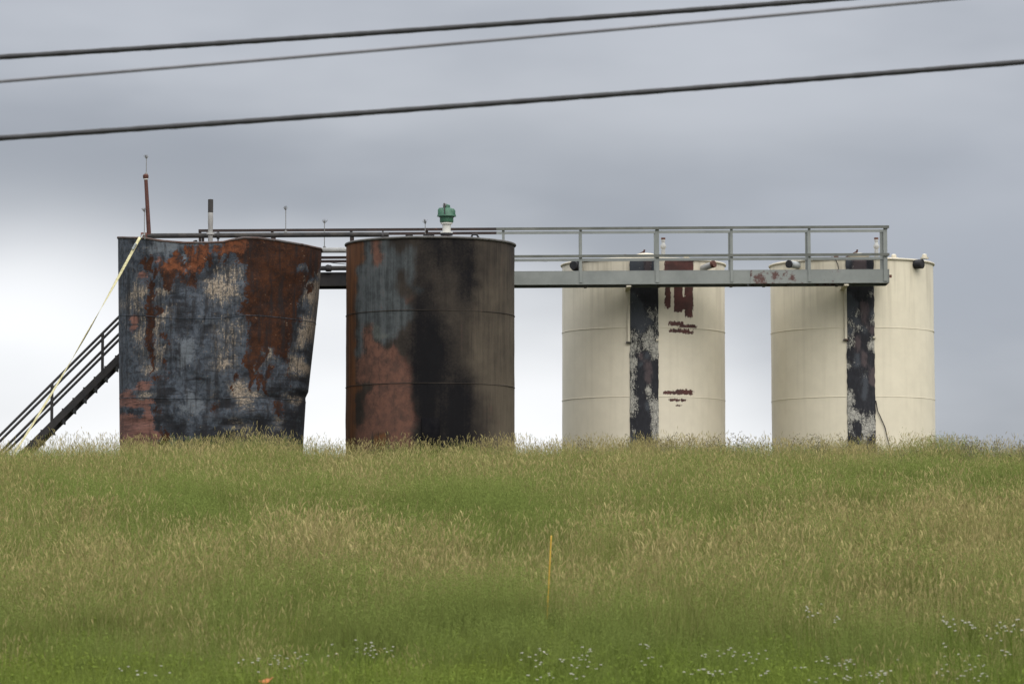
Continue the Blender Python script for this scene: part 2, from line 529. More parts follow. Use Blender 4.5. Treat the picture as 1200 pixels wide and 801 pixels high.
def mat_strip(name, seed):
    m, t = mat_new(name)
    co = t('ShaderNodeTexCoord').outputs['Object']
    off = t('ShaderNodeVectorMath', {0: co, 1: (seed, seed * 2, 0)}, operation='ADD').outputs[0]
    mid = t.noise(t.scaled(off, (15.0, 15.0, 6.0)), 1.0, 8, 0.70, 0.4)
    fin = t.noise(off, 38.0, 8, 0.72)
    cr = t('ShaderNodeTexVoronoi', {'Vector': t.scaled(off, (12, 12, 8)), 'Scale': 1.0, 'Randomness': 0.9},
           feature='DISTANCE_TO_EDGE').outputs['Distance']
    white, viol, navy = t.attr('white'), t.attr('violet'), t.attr('navy')
    c = t.mix(t.step(mid, 0.3, 0.7), (0.009, 0.009, 0.012), (0.020, 0.021, 0.027))
    c = t.mix(t.m('MULTIPLY', t.step(t.m('ADD', navy, t.m('MULTIPLY', t.m('SUBTRACT', fin, 0.5), 1.2)), 0.3, 0.9), 0.8),
              c, (0.055, 0.062, 0.074))
    c = t.mix(t.m('MULTIPLY', t.step(t.m('ADD', viol, t.m('MULTIPLY', t.m('SUBTRACT', mid, 0.5), 1.6)), 0.3, 0.9), 0.85),
              c, (0.075, 0.056, 0.058))
    v = t.m('ADD', white, t.m('MULTIPLY', t.m('SUBTRACT', mid, 0.5), 2.2))
    v = t.m('ADD', v, t.m('MULTIPLY', t.m('SUBTRACT', fin, 0.5), 1.6))
    wm = t.m('MULTIPLY', t.step(v, 0.40, 0.75), t.m('ADD', 0.55, t.m('MULTIPLY', t.step(cr, 0.0, 0.12), 0.45)))
    c = t.mix(t.m('MULTIPLY', wm, 0.9), c, t.mix(t.step(fin, 0.35, 0.65), (0.22, 0.22, 0.20), (0.48, 0.46, 0.40)))
    finish(t, c, 0.7, 0.0, t.m('ADD', wm, t.m('MULTIPLY', fin, 0.6)), 0.6, 0.012, 0.3)
    return m


# ------------------------------------------------------------------ terrain
def ground_z(x, y):
    x = np.asarray(x, float); y = np.asarray(y, float)
    k = np.clip((y - 30) / 10, 0, 1)
    z = 0.35 * np.clip(y / 30, 0, 1) + 0.42 * k * k
    up = np.clip(y - 40, 0, None)
    s = 4.05 * (1 - np.exp(-np.clip(up, 0, 200) / 30.0)) / (1 - math.exp(-44 / 30.0))
    lin = 0.0975 * up
    s = np.where(up < 44, 0.25 * s + 0.75 * np.minimum(lin, 4.3), 0)
    z = z + np.where(up < 44, s, 0)
    plateau = 4.97 - 0.0006 * np.clip(y - 92, 0, None) ** 1.1
    t = np.clip((y - 76) / 9.0, 0, 1)
    t = t * t * (3 - 2 * t)
    z = z * (1 - t) + plateau * t
    und = (fbm(x * 0.11 + 5, y * 0.11, 21, 3) - 0.5) * 0.35 * np.clip((y - 25) / 20, 0, 1) * (1 - t)
    side = -0.00085 * np.clip(np.abs(x + 0.5) - 4, 0, 40) ** 2 * np.clip((y - 40) / 40, 0, 1)
    return z + und + side


mg, t = mat_new('meadow_soil')
co = t('ShaderNodeTexCoord').outputs['Object']
gn = t.noise(co, 0.6, 6, 0.6)
gf = t.noise(co, 9.0, 6, 0.7)
c = t.mix(t.step(gn, 0.3, 0.7), (0.045, 0.060, 0.018), (0.085, 0.080, 0.035))
c = t.mix(t.step(gf, 0.4, 0.7), c, (0.035, 0.040, 0.015))
finish(t, c, 0.95, 0, gf, 0.6, 0.05, 0.1)
ys = np.concatenate([np.linspace(-60, 28, 20), np.linspace(30, 96, 100), np.geomspace(100, 4000, 24)])
xs = np.concatenate([-np.geomspace(3000, 30, 16), np.linspace(-28, 28, 57), np.geomspace(30, 3000, 16)])
GX, GY = np.meshgrid(xs, ys)
P = np.stack([GX, GY, ground_z(GX, GY)], -1)
tag(grid_mesh('ground', P, mg), kind='structure')

# ------------------------------------------------------------------ storage tanks
YF, YB = 85.2, 90.0                # front and back row of tanks
ZB, ZT = 4.98, 9.93                # tank base and top
FRONT_MAP = 4700.0 / 83.5
CRUSHED = """bbbbllllllllooorrrrrrrrr
bbblllloooooooorrrrrrrrr
bbrrsoolooddddrrrrrrrrrr
bbbrooooooddmmbrrrrrrbpp
bbsbbrrdrddmmpmrrrrrrrrp
bmbrbrddrmpppmlrrrrrrrpp
bpprppdbdbppppmrrrrrrppp
mmbrmbddbbbmmmbrrrrrrdpm
bmmrrmbddbbbbbrrrrrrrdmm
bsmrppbddbbdmddrrrrrrppd
bsmrpbbddbdmmmmrrrrrdppd
bmprmrbdbbdmmmmrrrrrdppk
bbmrmdbllbbmmmbrrrrrmpdk
bbmrpmdllbbmmmbrrprrmddk
bbmmmrbllbbmmmbrrpbrppkk
bbmpmddlbbbmpmbrprbbppkk
bbbbrdbbbbbbbrddrrdddddk
bbssdddbbbbbbppmbbddbbdk
ssppdddblbbmdppppddpkkkk
ssssddbbllbrkkpmddrkpkdk
dddsrdblllbbbbbmbbrkkkdk
ssssdddbbbbbdmmdddpddddk
sssskrkkbdkkbmmmddmddddk
sssssrdddddddkmkddkddkkk
sssssrdddddddkmkddkddkkk""".split()
SOOTY = """oogsgddeekkekkeeeeee
oogsggdgdekkekkeeeet
oogsggggdeekeekeeeee
ogggggggdeekeekkeete
ogggggdgddekekkeette
ogggggdgddeeekkeette
ogggggddgdeeekketttt
oggggggxkdeeeekettet
ogggggggkdddeeettttt
ogggggggkddeeeettttt
ogslgggedkddeeetettt
ogsllgeedkkddeetettt
ogssgdddkkkddettettt
ogssssddkkkddetttttt
ossssssdkkkdeettettt
osssssssdkkddettttet
ossssssskkkddkettttt
oodssssskkkddkkettTt
odsssssskkdddkketttT
odsssssskkddkkdeetTT
odsssssskkddkkdeettT
odssssssskddkkdeetTt
ossssssskkkdkkdeetTT
ossoossskkddkkdeetTT
ossoossskkddkkdeetTT""".split()


def ring(fn, rad, n=160):
    """closed tube following fn(theta) -> point"""
    pts = [Vector(fn(2 * math.pi * k / n)) for k in range(n)]
    mb = MB()
    vs, fs = [], []
    m = 8
    cen = sum(pts, Vector()) / n
    for i, p in enumerate(pts):
        o = (p - cen); o.z = 0; o.normalize()
        for k in range(m):
            a = 2 * math.pi * k / m
            vs.append(p + o * (rad * math.cos(a)) + Vector((0, 0, rad * math.sin(a))))
    for i in range(n):
        for k in range(m):
            fs.append((i * m + k, ((i + 1) % n) * m + k, ((i + 1) % n) * m + (k + 1) % m, i * m + (k + 1) % m))
    return mb.add(vs, fs)


def fan_roof(rim_pts, apex):
    mb = MB()
    n = len(rim_pts)
    vs = [Vector(p) for p in rim_pts]
    ap = Vector(apex)
    mid = [v.lerp(ap, 0.5) for v in vs]
    mb.add(vs + mid + [ap], [(i, (i + 1) % n, n + (i + 1) % n, n + i) for i in range(n)]
           + [(n + i, n + (i + 1) % n, 2 * n) for i in range(n)])
    return mb


def round_tank(cx, cy, dia, label, mat, attr_fn, roof_mat, nt=320, nz=150, wob=0.006, seed=1):
    r = dia / 2
    root = thing('storage_tank', (cx, cy, ZB), label, 'tank', 'oil storage tanks on the hilltop')
    th = np.linspace(0, 2 * math.pi, nt, endpoint=False)
    zz = np.linspace(ZB, ZT, nz)
    T, Z = np.meshgrid(th, zz)
    rr = r + (fbm(T * 2.2 + 3, Z * 1.3, seed, 3) - 0.5) * 2 * wob * np.clip((ZT - Z) * 4, 0, 1)
    X = cx + rr * np.sin(T)
    Yy = cy - rr * np.cos(T)
    P = np.stack([X, Yy, Z], -1)
    grid_mesh('shell', P, mat, root, wrap=True, attrs=attr_fn(X - cx, Z))
    for zs in (ZT - 1.535, ZT - 3.06):
        ring(lambda a: (cx + (r + 0.003) * math.sin(a), cy - (r + 0.003) * math.cos(a), zs), 0.0075).build(
            'weld_seam', mat, root, smooth=True)
    ring(lambda a: (cx + (r + 0.012) * math.sin(a), cy - (r + 0.012) * math.cos(a), ZT - 0.012), 0.026).build(
        'rim', roof_mat, root, smooth=True)
    pts = [(cx + (r + 0.004) * math.sin(a), cy - (r + 0.004) * math.cos(a), ZT + 0.004) for a in th[::4]]
    fan_roof(pts, (cx, cy, ZT + 0.12)).build('roof', roof_mat, root, smooth=True)
    return root


# --- crushed tank, front row left
RIM_PX = [(100, 277.3), (137, 277.3), (167, 278), (188, 281.3), (215, 283.5), (244, 283.5), (260, 282.7), (271, 280),
          (284, 277.6), (303, 278), (327, 281.3), (353, 285.9), (375, 291.2), (400, 292)]
RIGHT_PX = [(275, 376), (290, 375.5), (335, 372.5), (378, 368), (445, 360.6), (452, 357.2), (458, 357.6), (492, 355.5), (560, 353)]
t1c = wx(250, YF)
tank1 = thing('storage_tank', (t1c, YF, ZB),
              'crushed tank on the left, rust and blue-grey burnt paint, buckled rim', 'tank', 'oil storage tanks on the hilltop')
nt_, nz_ = 360, 170
thv = np.linspace(0, 2 * math.pi, nt_, endpoint=False)
vv = np.linspace(0, 1, nz_)
TT, VV = np.meshgrid(thv, vv)
NEXP = 2.6
sx_ = np.sign(np.sin(TT)) * np.abs(np.sin(TT)) ** (2 / NEXP)
cy_ = np.sign(np.cos(TT)) * np.abs(np.cos(TT)) ** (2 / NEXP)
rowv = 545 - VV * (545 - 280)
xr = np.interp(rowv, [p[0] for p in RIGHT_PX], [p[1] for p in RIGHT_PX])
xl = np.interp(rowv, [275, 400, 545], [137, 139, 141.5])
XL, XR = (xl - 600) / FPX * YF, (xr - 600) / FPX * YF
X1 = (XL + XR) / 2 + (XR - XL) / 2 * sx_
depth = 1.52
Y1 = YF - depth * cy_
front = np.clip(cy_, 0, 1)
# dents: sagging top, buckled lower right, soft waves
pxs = 600 + X1 * FPX / (YF - 1.4)


def gauss(x, c, s):
    return np.exp(-((x - c) / s) ** 2)


Y1 = Y1 + front * (0.20 * gauss(pxs, 235, 38) * np.clip((VV - 0.55) / 0.45, 0, 1) ** 1.5)
Y1 = Y1 + front * 0.085 * gauss(rowv, 456 + (pxs - 300) * 0.08, 4.0) * np.clip((pxs - 285) / 50, 0, 1)
Y1 = Y1 - front * 0.06 * gauss(rowv, 478 - (pxs - 250) * 0.05, 7.0) * np.clip((pxs - 225) / 60, 0, 1)
Y1 = Y1 + front * 0.03 * gauss(rowv, 485, 5.0) * np.clip((210 - pxs) / 50, 0, 1)
Y1 = Y1 + front * (fbm(pxs / 42, rowv / 42, 31, 4) - 0.5) * 0.20
Y1 = Y1 + front * 0.10 * gauss(pxs, 352, 16) * gauss(rowv, 395, 60)
ztop_f = CAMZ + (HOR - np.interp(pxs, [p[0] for p in RIM_PX], [p[1] for p in RIM_PX])) / FPX * Y1
blend = np.clip((cy_ + 0.35) / 0.5, 0, 1)
ztop = ztop_f * blend + (ztop_f - 0.10) * (1 - blend)
Z1 = ZB - 0.05 + VV * (ztop - ZB + 0.05)
C1 = (600 + X1 * FRONT_MAP - 137) / 10.0
R1 = (HOR - (Z1 - CAMZ) * FRONT_MAP - 275) / 10.0
M['crushed'] = mat_crushed()
grid_mesh('shell', np.stack([X1, Y1, Z1], -1), M['crushed'], tank1, wrap=True, attrs={
    'rust': sample(CRUSHED, {'r': 1, 'o': 1}, C1, R1, 0.6, 3, 2.6),
    'orange': sample(CRUSHED, {'o': 1}, C1, R1, 0.6, 3, 0.8),
    'pale': sample(CRUSHED, {'p': 0.92, 'm': 0.52, 'b': 0.16, 's': 0.12}, C1, R1, 0.9),
    'dark': sample(CRUSHED, {'d': 0.72, 'k': 1.05, 'm': 0.2}, C1, R1, 0.9, 13, 1.0),
    'light': sample(CRUSHED, {'l': 0.9}, C1, R1), 'low': np.clip(1 - VV * 1.25, 0, 1),
    'salmon': sample(CRUSHED, {'s': 1}, C1, R1)})
for frac, tilt in ((0.675, 0.0), (0.335, 0.0)):
    k = int(frac * (nz_ - 1))
    pts1 = [(X1[k, j], Y1[k, j] - 0.004 * cy_[k, j], Z1[k, j]) for j in range(nt_)]
    ring(lambda a: pts1[int(round(a / (2 * math.pi) * nt_)) % nt_], 0.007, nt_).build('weld_seam', M['crushed'], tank1, smooth=True)
rim1 = [(X1[-1, j], Y1[-1, j], Z1[-1, j]) for j in range(nt_)]
M['rust_rim'] = worn('rust_rim', (0.075, 0.034, 0.020), (0.10, 0.10, 0.105), (0.045, 0.02, 0.012), 0.12, 0.85, 2.2)
ring(lambda a: rim1[int(round(a / (2 * math.pi) * nt_)) % nt_], 0.024, nt_).build('rim', M['rust_rim'], tank1, smooth=True)
fan_roof([(p[0], p[1], p[2] + 0.012) for p in rim1], (t1c, YF, 9.72)).build('roof', M['rust_rim'], tank1, smooth=True)

# --- sooty tank, front row
M['sooty'] = mat_sooty()
M['sooty_roof'] = worn('sooty_roof', (0.05, 0.047, 0.044), (0.10, 0.097, 0.092), (0.04, 0.025, 0.018), 0.08, 0.75, 2.5)


def sooty_attrs(lx, Z):
    c = (lx * FRONT_MAP + 96.9) / 10.0
    r = (ZT - Z) * FRONT_MAP / 10.0
    return {'orange': sample(SOOTY, {'o': 1}, c, r, 0.35), 'grey': sample(SOOTY, {'g': 1, 'l': 1}, c, r, 0.4),
            'soot': sample(SOOTY, {'k': 1.12, 'd': 0.7, 'x': 0.3, 'e': 0.08}, c, r, 0.5, blur=1),
            'tan': sample(SOOTY, {'t': 0.6, 'T': 1.0, 'e': 0.12}, c, r, 0.5, blur=1),
            'salmon': sample(SOOTY, {'s': 1, 'x': 0.8}, c, r, 0.4), 'light': sample(SOOTY, {'l': 1}, c, r, 0.4)}


t2x = wx(504, YF)
tank2 = round_tank(t2x, YF, 3.59, 'soot-blackened tank with salmon primer patch and green vent on its roof',
                   M['sooty'], sooty_attrs, M['sooty_roof'], seed=4, wob=0.010)
# green pressure vent
vx = wx(523, 84.6); vy = 84.6; vz = ZT - 0.05
neck = MB().lathe((vx, vy, vz), [(0.065, 0), (0.065, 0.20)], 20)
neck.build('vent_neck', M['rust_pipe'], tank2, smooth=True)
MB().lathe((vx, vy, vz + 0.19), [(0.13, 0), (0.13, 0.05)], 24).build('vent_flange', M['black'], tank2, smooth=True)
MB().lathe((vx, vy, vz + 0.24), [(0.13, 0), (0.13, 0.02), (0.085, 0.021), (0.09, 0.19), (0.125, 0.191), (0.125, 0.225)], 24).build(
    'vent_body', M['white_pvc'], tank2, smooth=True)
gv = MB().lathe((vx, vy, vz + 0.465), [(0.135, 0), (0.145, 0.02), (0.145, 0.10), (0.165, 0.12), (0.205, 0.13), (0.195, 0.165), (0.15, 0.27),
                                      (0.125, 0.30), (0.08, 0.31), (0.07, 0.37), (0.03, 0.39)], 28).build('vent_cap', M['green_paint'], tank2, smooth=True)
MB().lathe((vx - 0.115, vy - 0.06, vz + 0.60), [(0.07, 0), (0.072, 0.13), (0.045, 0.17)], 16).build('vent_port', M['green_paint'], gv, smooth=True)
MB().lathe((vx + 0.115, vy - 0.06, vz + 0.60), [(0.07, 0), (0.072, 0.11), (0.045, 0.15)], 16).build('vent_port', M['green_paint'], gv, smooth=True)
MB().tube([(vx - 0.03, vy - 0.10, vz + 0.80), (vx - 0.05, vy - 0.14, vz + 0.86), (vx - 0.035, vy - 0.19, vz + 0.62)], 0.012, 8).build(
    'vent_lever', M['dark_steel'], gv, smooth=True)
# lifting lug, roof stubs, clean-out plate
p = at(557, 272, 83.9)
MB().tube([(p.x - 0.10, 84.0, ZT - 0.0), (p.x - 0.06, 84.0, ZT + 0.10), (p.x + 0.03, 84.0, ZT + 0.10), (p.x + 0.09, 84.0, ZT)], 0.022, 8).build(
    'lifting_lug', M['black'], tank2, smooth=True)
for px, wd, hh in ((479, 0.10, 0.16), (502, 0.18, 0.17)):
    MB().lathe((wx(px, 84.9), 84.9, ZT + 0.02), [(wd / 2, 0), (wd / 2, hh * 0.6), (wd / 2 + 0.03, hh * 0.62), (wd / 2 + 0.03, hh)], 14).build(
        'roof_stub', M['black'], tank2, smooth=True)
cl = []
for s in np.linspace(-0.10, 0.11, 9):
    a = s + 0.02
    cl.append((t2x + 1.812 * math.sin(a), YF - 1.812 * math.cos(a)))
PL = np.array([[(x, y, z) for x, y in cl] for z in (5.35, 5.7, 6.14)])
M['plate'] = worn('plate', (0.004, 0.004, 0.005), (0.008, 0.0075, 0.008), (0.03, 0.025, 0.022), 0.04, 0.9, 9, 0, 0.05)
co_ = grid_mesh('cleanout_plate', PL, M['plate'], tank2)
sm = co_.modifiers.new('thick', 'SOLIDIFY'); sm.thickness = 0.02; sm.offset = 0

# --- cream tanks, back row
BM = FPX / 88.2


def shape_box(s, z, px0, px1, r0, r1, soft_x=0.03, soft_z=0.04):
    """soft field: 1 inside a patch given by its place on the shell"""
    x0, x1 = (px0) / BM, (px1) / BM
    z0, z1 = ZT - (r1 - 302) / BM, ZT - (r0 - 302) / BM
    fx = np.clip(np.minimum(s - x0, x1 - s) / soft_x + 0.5, 0, 1)
    fz = np.clip(np.minimum(z - z0, z1 - z) / soft_z + 0.5, 0, 1)
    return fx * fz


def cream3(lx, Z):
    f = lambda a, b, c, d, *k: shape_box(lx, Z, a - 757.65, b - 757.65, c, d, *k)
    top = [f(780, 786.5, 300, 362, .03, .10), f(790.5, 801, 300, 366, .03, .08), f(803.5, 813.5, 300, 372, .03, .14),
           f(779, 814.5, 300, 333, .05, .06), f(791, 813, 347, 362, .03, .05)]
    bars = [f(783, 802, 376, 382, .06, .04), f(796, 818, 379, 385, .06, .04), f(784, 812, 385, 390, .08, .04), f(800, 815, 387, 391, .06, .05),
            f(777, 797, 458, 463, .08, .04), f(792, 814, 456, 463, .08, .05), f(783, 806, 467, 471, .12, .05), f(792, 800, 474, 477, .1, .05)]
    peel = np.max(np.stack([0.92 * a for a in top] + [0.76 * a for a in bars]), 0)
    return {'peel': peel}


def cream4(lx, Z):
    return {'peel': np.zeros_like(lx)}


M['cream_a'] = mat_cream('cream_paint_peeling', 1.0)
M['cream_b'] = mat_cream('cream_paint', 1.02)
M['cream_roof'] = worn('cream_roof', (0.46, 0.42, 0.33), (0.58, 0.53, 0.42), (0.16, 0.08, 0.05), 0.05, 0.6, 3.0)
t3x, t4x = wx(754.5, YB), wx(1001.0, YB)
tank3 = round_tank(t3x, YB, 3.66, 'cream tank with brown peeled paint patches beside its charred strip',
                   M['cream_a'], cream3, M['cream_roof'], seed=11, wob=0.005)
tank4 = round_tank(t4x, YB, 3.66, 'cream tank at the far right end of the catwalk, unpeeled paint',
                   M['cream_b'], cream4, M['cream_roof'], seed=17, wob=0.005)
tank4.rotation_euler = (0, R(-0.35), 0)

STRIP3 = "nnvn nnvn kkkk kkkk nkkk nnkk nnqq nnnq qnqq qqwq wqww qvnw wnvk qkvk qkvk qkwk wkqq wknw qkkw kkkw qkkw nkkq nkkq".split()
STRIP4 = "nvvk qvvk kkkk kkkk nkkq nnvk nqvn qnvq nqnv qvkq qvkw knvk qnvk kkqv kknv qknk wknk qkkk wwqq qkww qkwq kqqk kqqk".split()


def strip(tank, cx, px0, px1, pc, grid, mat):
    r = 1.83 + 0.010
    s0, s1 = (px0 - pc) / BM, (px1 - pc) / BM
    lx = np.linspace(s0, s1, 30)
    zz = np.linspace(ZB + 0.02, ZT - 0.05, 170)
    LX, ZZ = np.meshgrid(lx, zz)
    jag = (fbm(ZZ * 9, LX * 0 + s0 * 7, 51, 3) - 0.5) * 0.03
    edge = np.where(LX == s0, jag, np.where(LX == s1, -jag, 0))
    LX2 = LX + edge
    P = np.stack([cx + LX2, YB - np.sqrt(r * r - LX2 ** 2), ZZ], -1)
    c = (LX - s0) / (s1 - s0) * 4
    rr = (ZT - ZZ) * BM / 10
    o = grid_mesh('charred_strip', P, mat, tank, attrs={
        'white': sample(grid, {'w': 0.95, 'q': 0.58, 'n': 0.15}, c, rr, 0.35), 'violet': sample(grid, {'v': 1}, c, rr, 0.3),
        'navy': sample(grid, {'n': 1, 'q': 0.4}, c, rr, 0.35)})
    o['label'] = 'charred black strip with flaking pale paint'
    sm_ = o.modifiers.new('thick', 'SOLIDIFY'); sm_.thickness = 0.02; sm_.offset = 0


strip(tank3, t3x, 738.5, 772, 757.65, STRIP3, mat_strip('charred_strip_a', 0.0))
strip(tank4, t4x, 994, 1027, 1009.2, STRIP4, mat_strip('charred_strip_b', 5.3))


def surf(cx, px, pc, row, out=0.0):
    lx = (px - pc) / BM
    y = YB - math.sqrt(1.83 ** 2 - lx * lx) - out
    return Vector((cx + lx, y, ZT - (row - 302) / BM))


# conduits beside the strips, with end brackets
for tank, cx, pc, px, r0, r1 in ((tank3, t3x, 757.65, 737.2, 322, 401), (tank4, t4x, 1009.2, 993.2, 322, 398)):
    a, b = surf(cx, px, pc, r0, 0.045), surf(cx, px, pc, r1, 0.045)
    cd = MB().box((a.x - 0.028, a.y - 0.03, b.z), (a.x + 0.028, a.y + 0.03, a.z)).build('support_leg', M['cream_roof'], tank, bevel=0.006)
    MB().box((b.x - 0.06, b.y - 0.02, b.z - 0.03), (b.x + 0.05, b.y + 0.05, b.z + 0.002)).build('foot_bracket', M['dark_steel'], cd)
    MB().box((a.x + 0.60, a.y - 0.03, b.z + 0.02), (a.x + 0.66, a.y + 0.05, b.z + 0.06)).build('foot_bracket', M['cream_roof'], cd)
# nozzles near the top of tank 3
n = surf(t3x, 680, 757.65, 308, 0.0)
MB().lathe(n + Vector((0, 0.05, 0)), [(0.07, 0), (0.07, 0.12), (0.125, 0.121), (0.125, 0.18), (0.10, 0.181), (0.095, 0.26)], 22, (-0.55, -0.83, 0)).build(
    'burnt_nozzle', M['black'], tank3, smooth=True)
a = surf(t3x, 823, 757.65, 313, -0.06)
b = a + Vector((0.26, -0.22, 0.09))
pn = MB().tube([a, a.lerp(b, 0.5), b - Vector((0, 0, 0.005)), b + (b - a) * 0.1], 0.072, 18).build('vent_nozzle', M['pale_pipe'], tank3, smooth=True)
b2 = b + (b - a) * 0.1
MB().lathe(b2, [(0.082, -0.05), (0.082, 0.012), (0.06, 0.014)], 18, (b - a)).build('pipe_mouth', M['rust_mouth'], pn, smooth=True)
# nozzles on tank 4
a = surf(t4x, 941, 1009.2, 308, -0.04)
b = a + Vector((-0.24, -0.26, 0.01))
pn = MB().tube([a, a.lerp(b, 0.5), b], 0.078, 18).build('vent_nozzle', M['galv'], tank4, smooth=True)
MB().lathe(b, [(0.088, -0.03), (0.088, 0.012), (0.06, 0.014)], 18, (b - a)).build('pipe_mouth', M['black'], pn, smooth=True)
a = surf(t4x, 1078, 1009.2, 307.5, 0.0)
bn = MB().lathe(a + Vector((-0.05, 0.05, 0)), [(0.075, 0), (0.075, 0.08), (0.105, 0.081), (0.105, 0.26), (0.09, 0.27)], 16, (0.82, -0.56, 0)).build(
    'burnt_nozzle', M['black'], tank4, smooth=True)
MB().tube([a + Vector((-0.05, -0.03, -0.06)), a + Vector((-0.05, -0.03, -0.32))], 0.010, 6).build('drip_wire', M['dark_steel'], bn)
# roof furniture
for tank, cx, pc, hx, vxp, bits in ((tank3, t3x, 757.65, 757, 778, (733, 805)), (tank4, t4x, 1009.2, 1009, 1030.5, (983, 1051, 1087))):
    y = YB - 1.25
    k = 4700 / y
    hx_ = wx(hx, y)
    zr = ZT + 0.03
    hat = MB().lathe((hx_, y, zr), [(0.22, 0), (0.22, 0.05), (0.25, 0.051), (0.25, 0.075), (0.16, 0.115), (0.05, 0.13)], 22).build(
        'thief_hatch', M['cream_roof'], tank, smooth=True)
    MB().bar((hx_ - 0.05, y - 0.05, zr + 0.10), (hx_ - 0.02, y - 0.05, zr + 0.20), 0.04, 0.04).bar(
        (hx_ - 0.30, y - 0.1, zr + 0.02), (hx_ - 0.05, y - 0.08, zr + 0.15), 0.025, 0.025).build('hatch_lever', M['rust_pipe'], hat)
    vx_ = wx(vxp, y)
    vl = MB().lathe((vx_, y, zr), [(0.045, 0), (0.045, 0.20), (0.033, 0.21), (0.064, 0.25), (0.064, 0.30), (0.036, 0.34), (0.034, 0.38), (0.044, 0.39), (0.044, 0.43)], 16).build(
        'gauge_valve', M['pale_pipe'], tank, smooth=True)
    MB().lathe((vx_, y, zr + 0.43), [(0.048, 0), (0.048, 0.04)], 14).build('valve_cap', M['rust_mouth'], vl, smooth=True)
    for bp in bits:
        yy = YB - 1.35
        MB().lathe((wx(bp, yy), yy, ZT + 0.01), [(0.09, 0), (0.09, 0.035), (0.055, 0.04), (0.055, 0.09), (0.03, 0.11)], 12).build(
            'roof_fitting', M['rust_mouth'] if bp in (733, 983) else M['cream_roof'], tank, smooth=True)
# loose cable at the foot of tank 4
pts = [surf(t4x, px, 1009.2, r, 0.02 + o) for px, r, o in ((1027, 470, 0), (1029, 482, .01), (1034, 493, .01), (1038, 502, .01), (1040, 512, .02), (1043, 524, .04), (1048, 540, .09), (1052, 548, .14))]
tag(MB().tube(pts, 0.011, 7).build('loose_cable', M['dark_steel'], smooth=True),
    'thin dark cable hanging at the foot of the right-hand cream tank', 'cable')
# thin cable looping near the top of tank 4
pts = [surf(t4x, px, 1009.2, r, 0.012) for px, r in ((978, 300), (982, 303), (985, 309), (986, 316))]
MB().tube(pts, 0.008, 6).build('signal_wire', M['dark_steel'], tank4, smooth=True)

# ------------------------------------------------------------------ catwalk
YC0, YC1 = 87.13, 87.95
XA, XE = wx(233, YC0), wx(1043, YC0)
ZD = 9.53
XS = wx(604, YC0)                  # right of here the paint is fresh grey, left of it scorched
cw = thing('catwalk', ((XA + XE) / 2, (YC0 + YC1) / 2, ZD),
           'long steel catwalk with handrails running between the two rows of tanks', 'catwalk')
XSPL = [(XA, XS - 0.4, 'dark_steel'), (XS - 0.395, wx(880, YC0), 'grey_paint'), (wx(880, YC0) + 0.005, XE, 'grey_paint_rust')]
for x0, x1, mt in XSPL:
    # front and rear channels: web + flanges
    for y, s in ((YC0, 1), (YC1, -1)):
        b = MB()
        b.box((x0, min(y, y + s * 0.014), ZD - 0.275), (x1, max(y, y + s * 0.014), ZD))
        b.box((x0, min(y - s * 0.012, y + s * 0.09), ZD - 0.287), (x1, max(y - s * 0.012, y + s * 0.09), ZD - 0.277))
        b.box((x0, min(y, y + s * 0.09), ZD + 0.002), (x1, max(y, y + s * 0.09), ZD + 0.012))
        b.build('channel_beam', M[mt], cw)
    MB().box((x0, YC0 + 0.10, ZD - 0.05), (x1, YC1 - 0.10, ZD - 0.01)).build('deck', M['dark_steel'], cw)
    # cross angles beneath
    xx = x0 + 0.3
    while xx < x1 - 0.1:
        MB().box((xx, YC0 + 0.10, ZD - 0.31), (xx + 0.06, YC1 - 0.10, ZD - 0.29)).build('cross_brace', M['dark_steel'], cw)
        xx += 1.6
ZTOP, ZMID = 10.49, 9.885
posts = [233, 318, 411, 500, 590, 681, 771, 858.5, 950, 1039.5]
for px in posts:
    x = wx(px, YC0)
    mt = 'scorched_rail' if px < 560 else ('grey_paint' if px < 900 else 'grey_paint')
    wd = 0.085 if px in (771, 1039.5) else 0.058
    # angle-iron posts
    for y, s in ((YC0 - 0.022, 1), (YC1 + 0.014, -1)):
        b = MB()
        b.box((x - wd / 2, y, ZD - 0.25), (x + wd / 2, y + 0.008, ZTOP - 0.03))
        b.box((x + wd / 2 - 0.010, y + 0.009 if s > 0 else y - 0.05, ZD + 0.014), (x + wd / 2, y + 0.058 if s > 0 else y - 0.001, ZTOP - 0.03))
        b.build('rail_post', M[mt], cw)
for z, nm in ((ZTOP, 'top_rail'), (ZMID, 'mid_rail')):
    for y in (YC0, YC1):
        yo = -0.03 if y == YC0 else 0.03
        for x0, x1, mt in ((XA - 0.03, XS - 0.41, 'scorched_rail'), (XS - 0.41, XE + 0.02, 'rail_grey')):
            if mt == 'scorched_rail' and nm == 'mid_rail':
                x0 += 0.06
            b = MB()
            b.box((x0, y + yo - 0.026, z - 0.004), (x1, y + yo + 0.034, z + 0.004))
            b.box((x0, y + yo - 0.027, z - 0.058), (x1, y + yo - 0.019, z - 0.0045))
            b.build(nm, M[mt if y == YC0 or mt == 'scorched_rail' else 'grey_paint'], cw)
# end rail across the right end
for z in (ZTOP, ZMID):
    MB().box((XE - 0.01, YC0 + 0.01, z - 0.058), (XE, YC1 - 0.01, z - 0.005)).build('end_rail', M['rail_grey'], cw)
MB().box((XE + 0.001, YC0 - 0.01, ZD - 0.285), (XE + 0.013, YC1 + 0.01, ZD + 0.01)).build('end_plate', M['grey_paint_rust'], cw)
MB().box((XE + 0.014, YC0 + 0.02, ZD - 0.17), (XE + 0.07, YC0 + 0.08, ZD - 0.11)).build('end_bolt', M['rust_mouth'], cw)
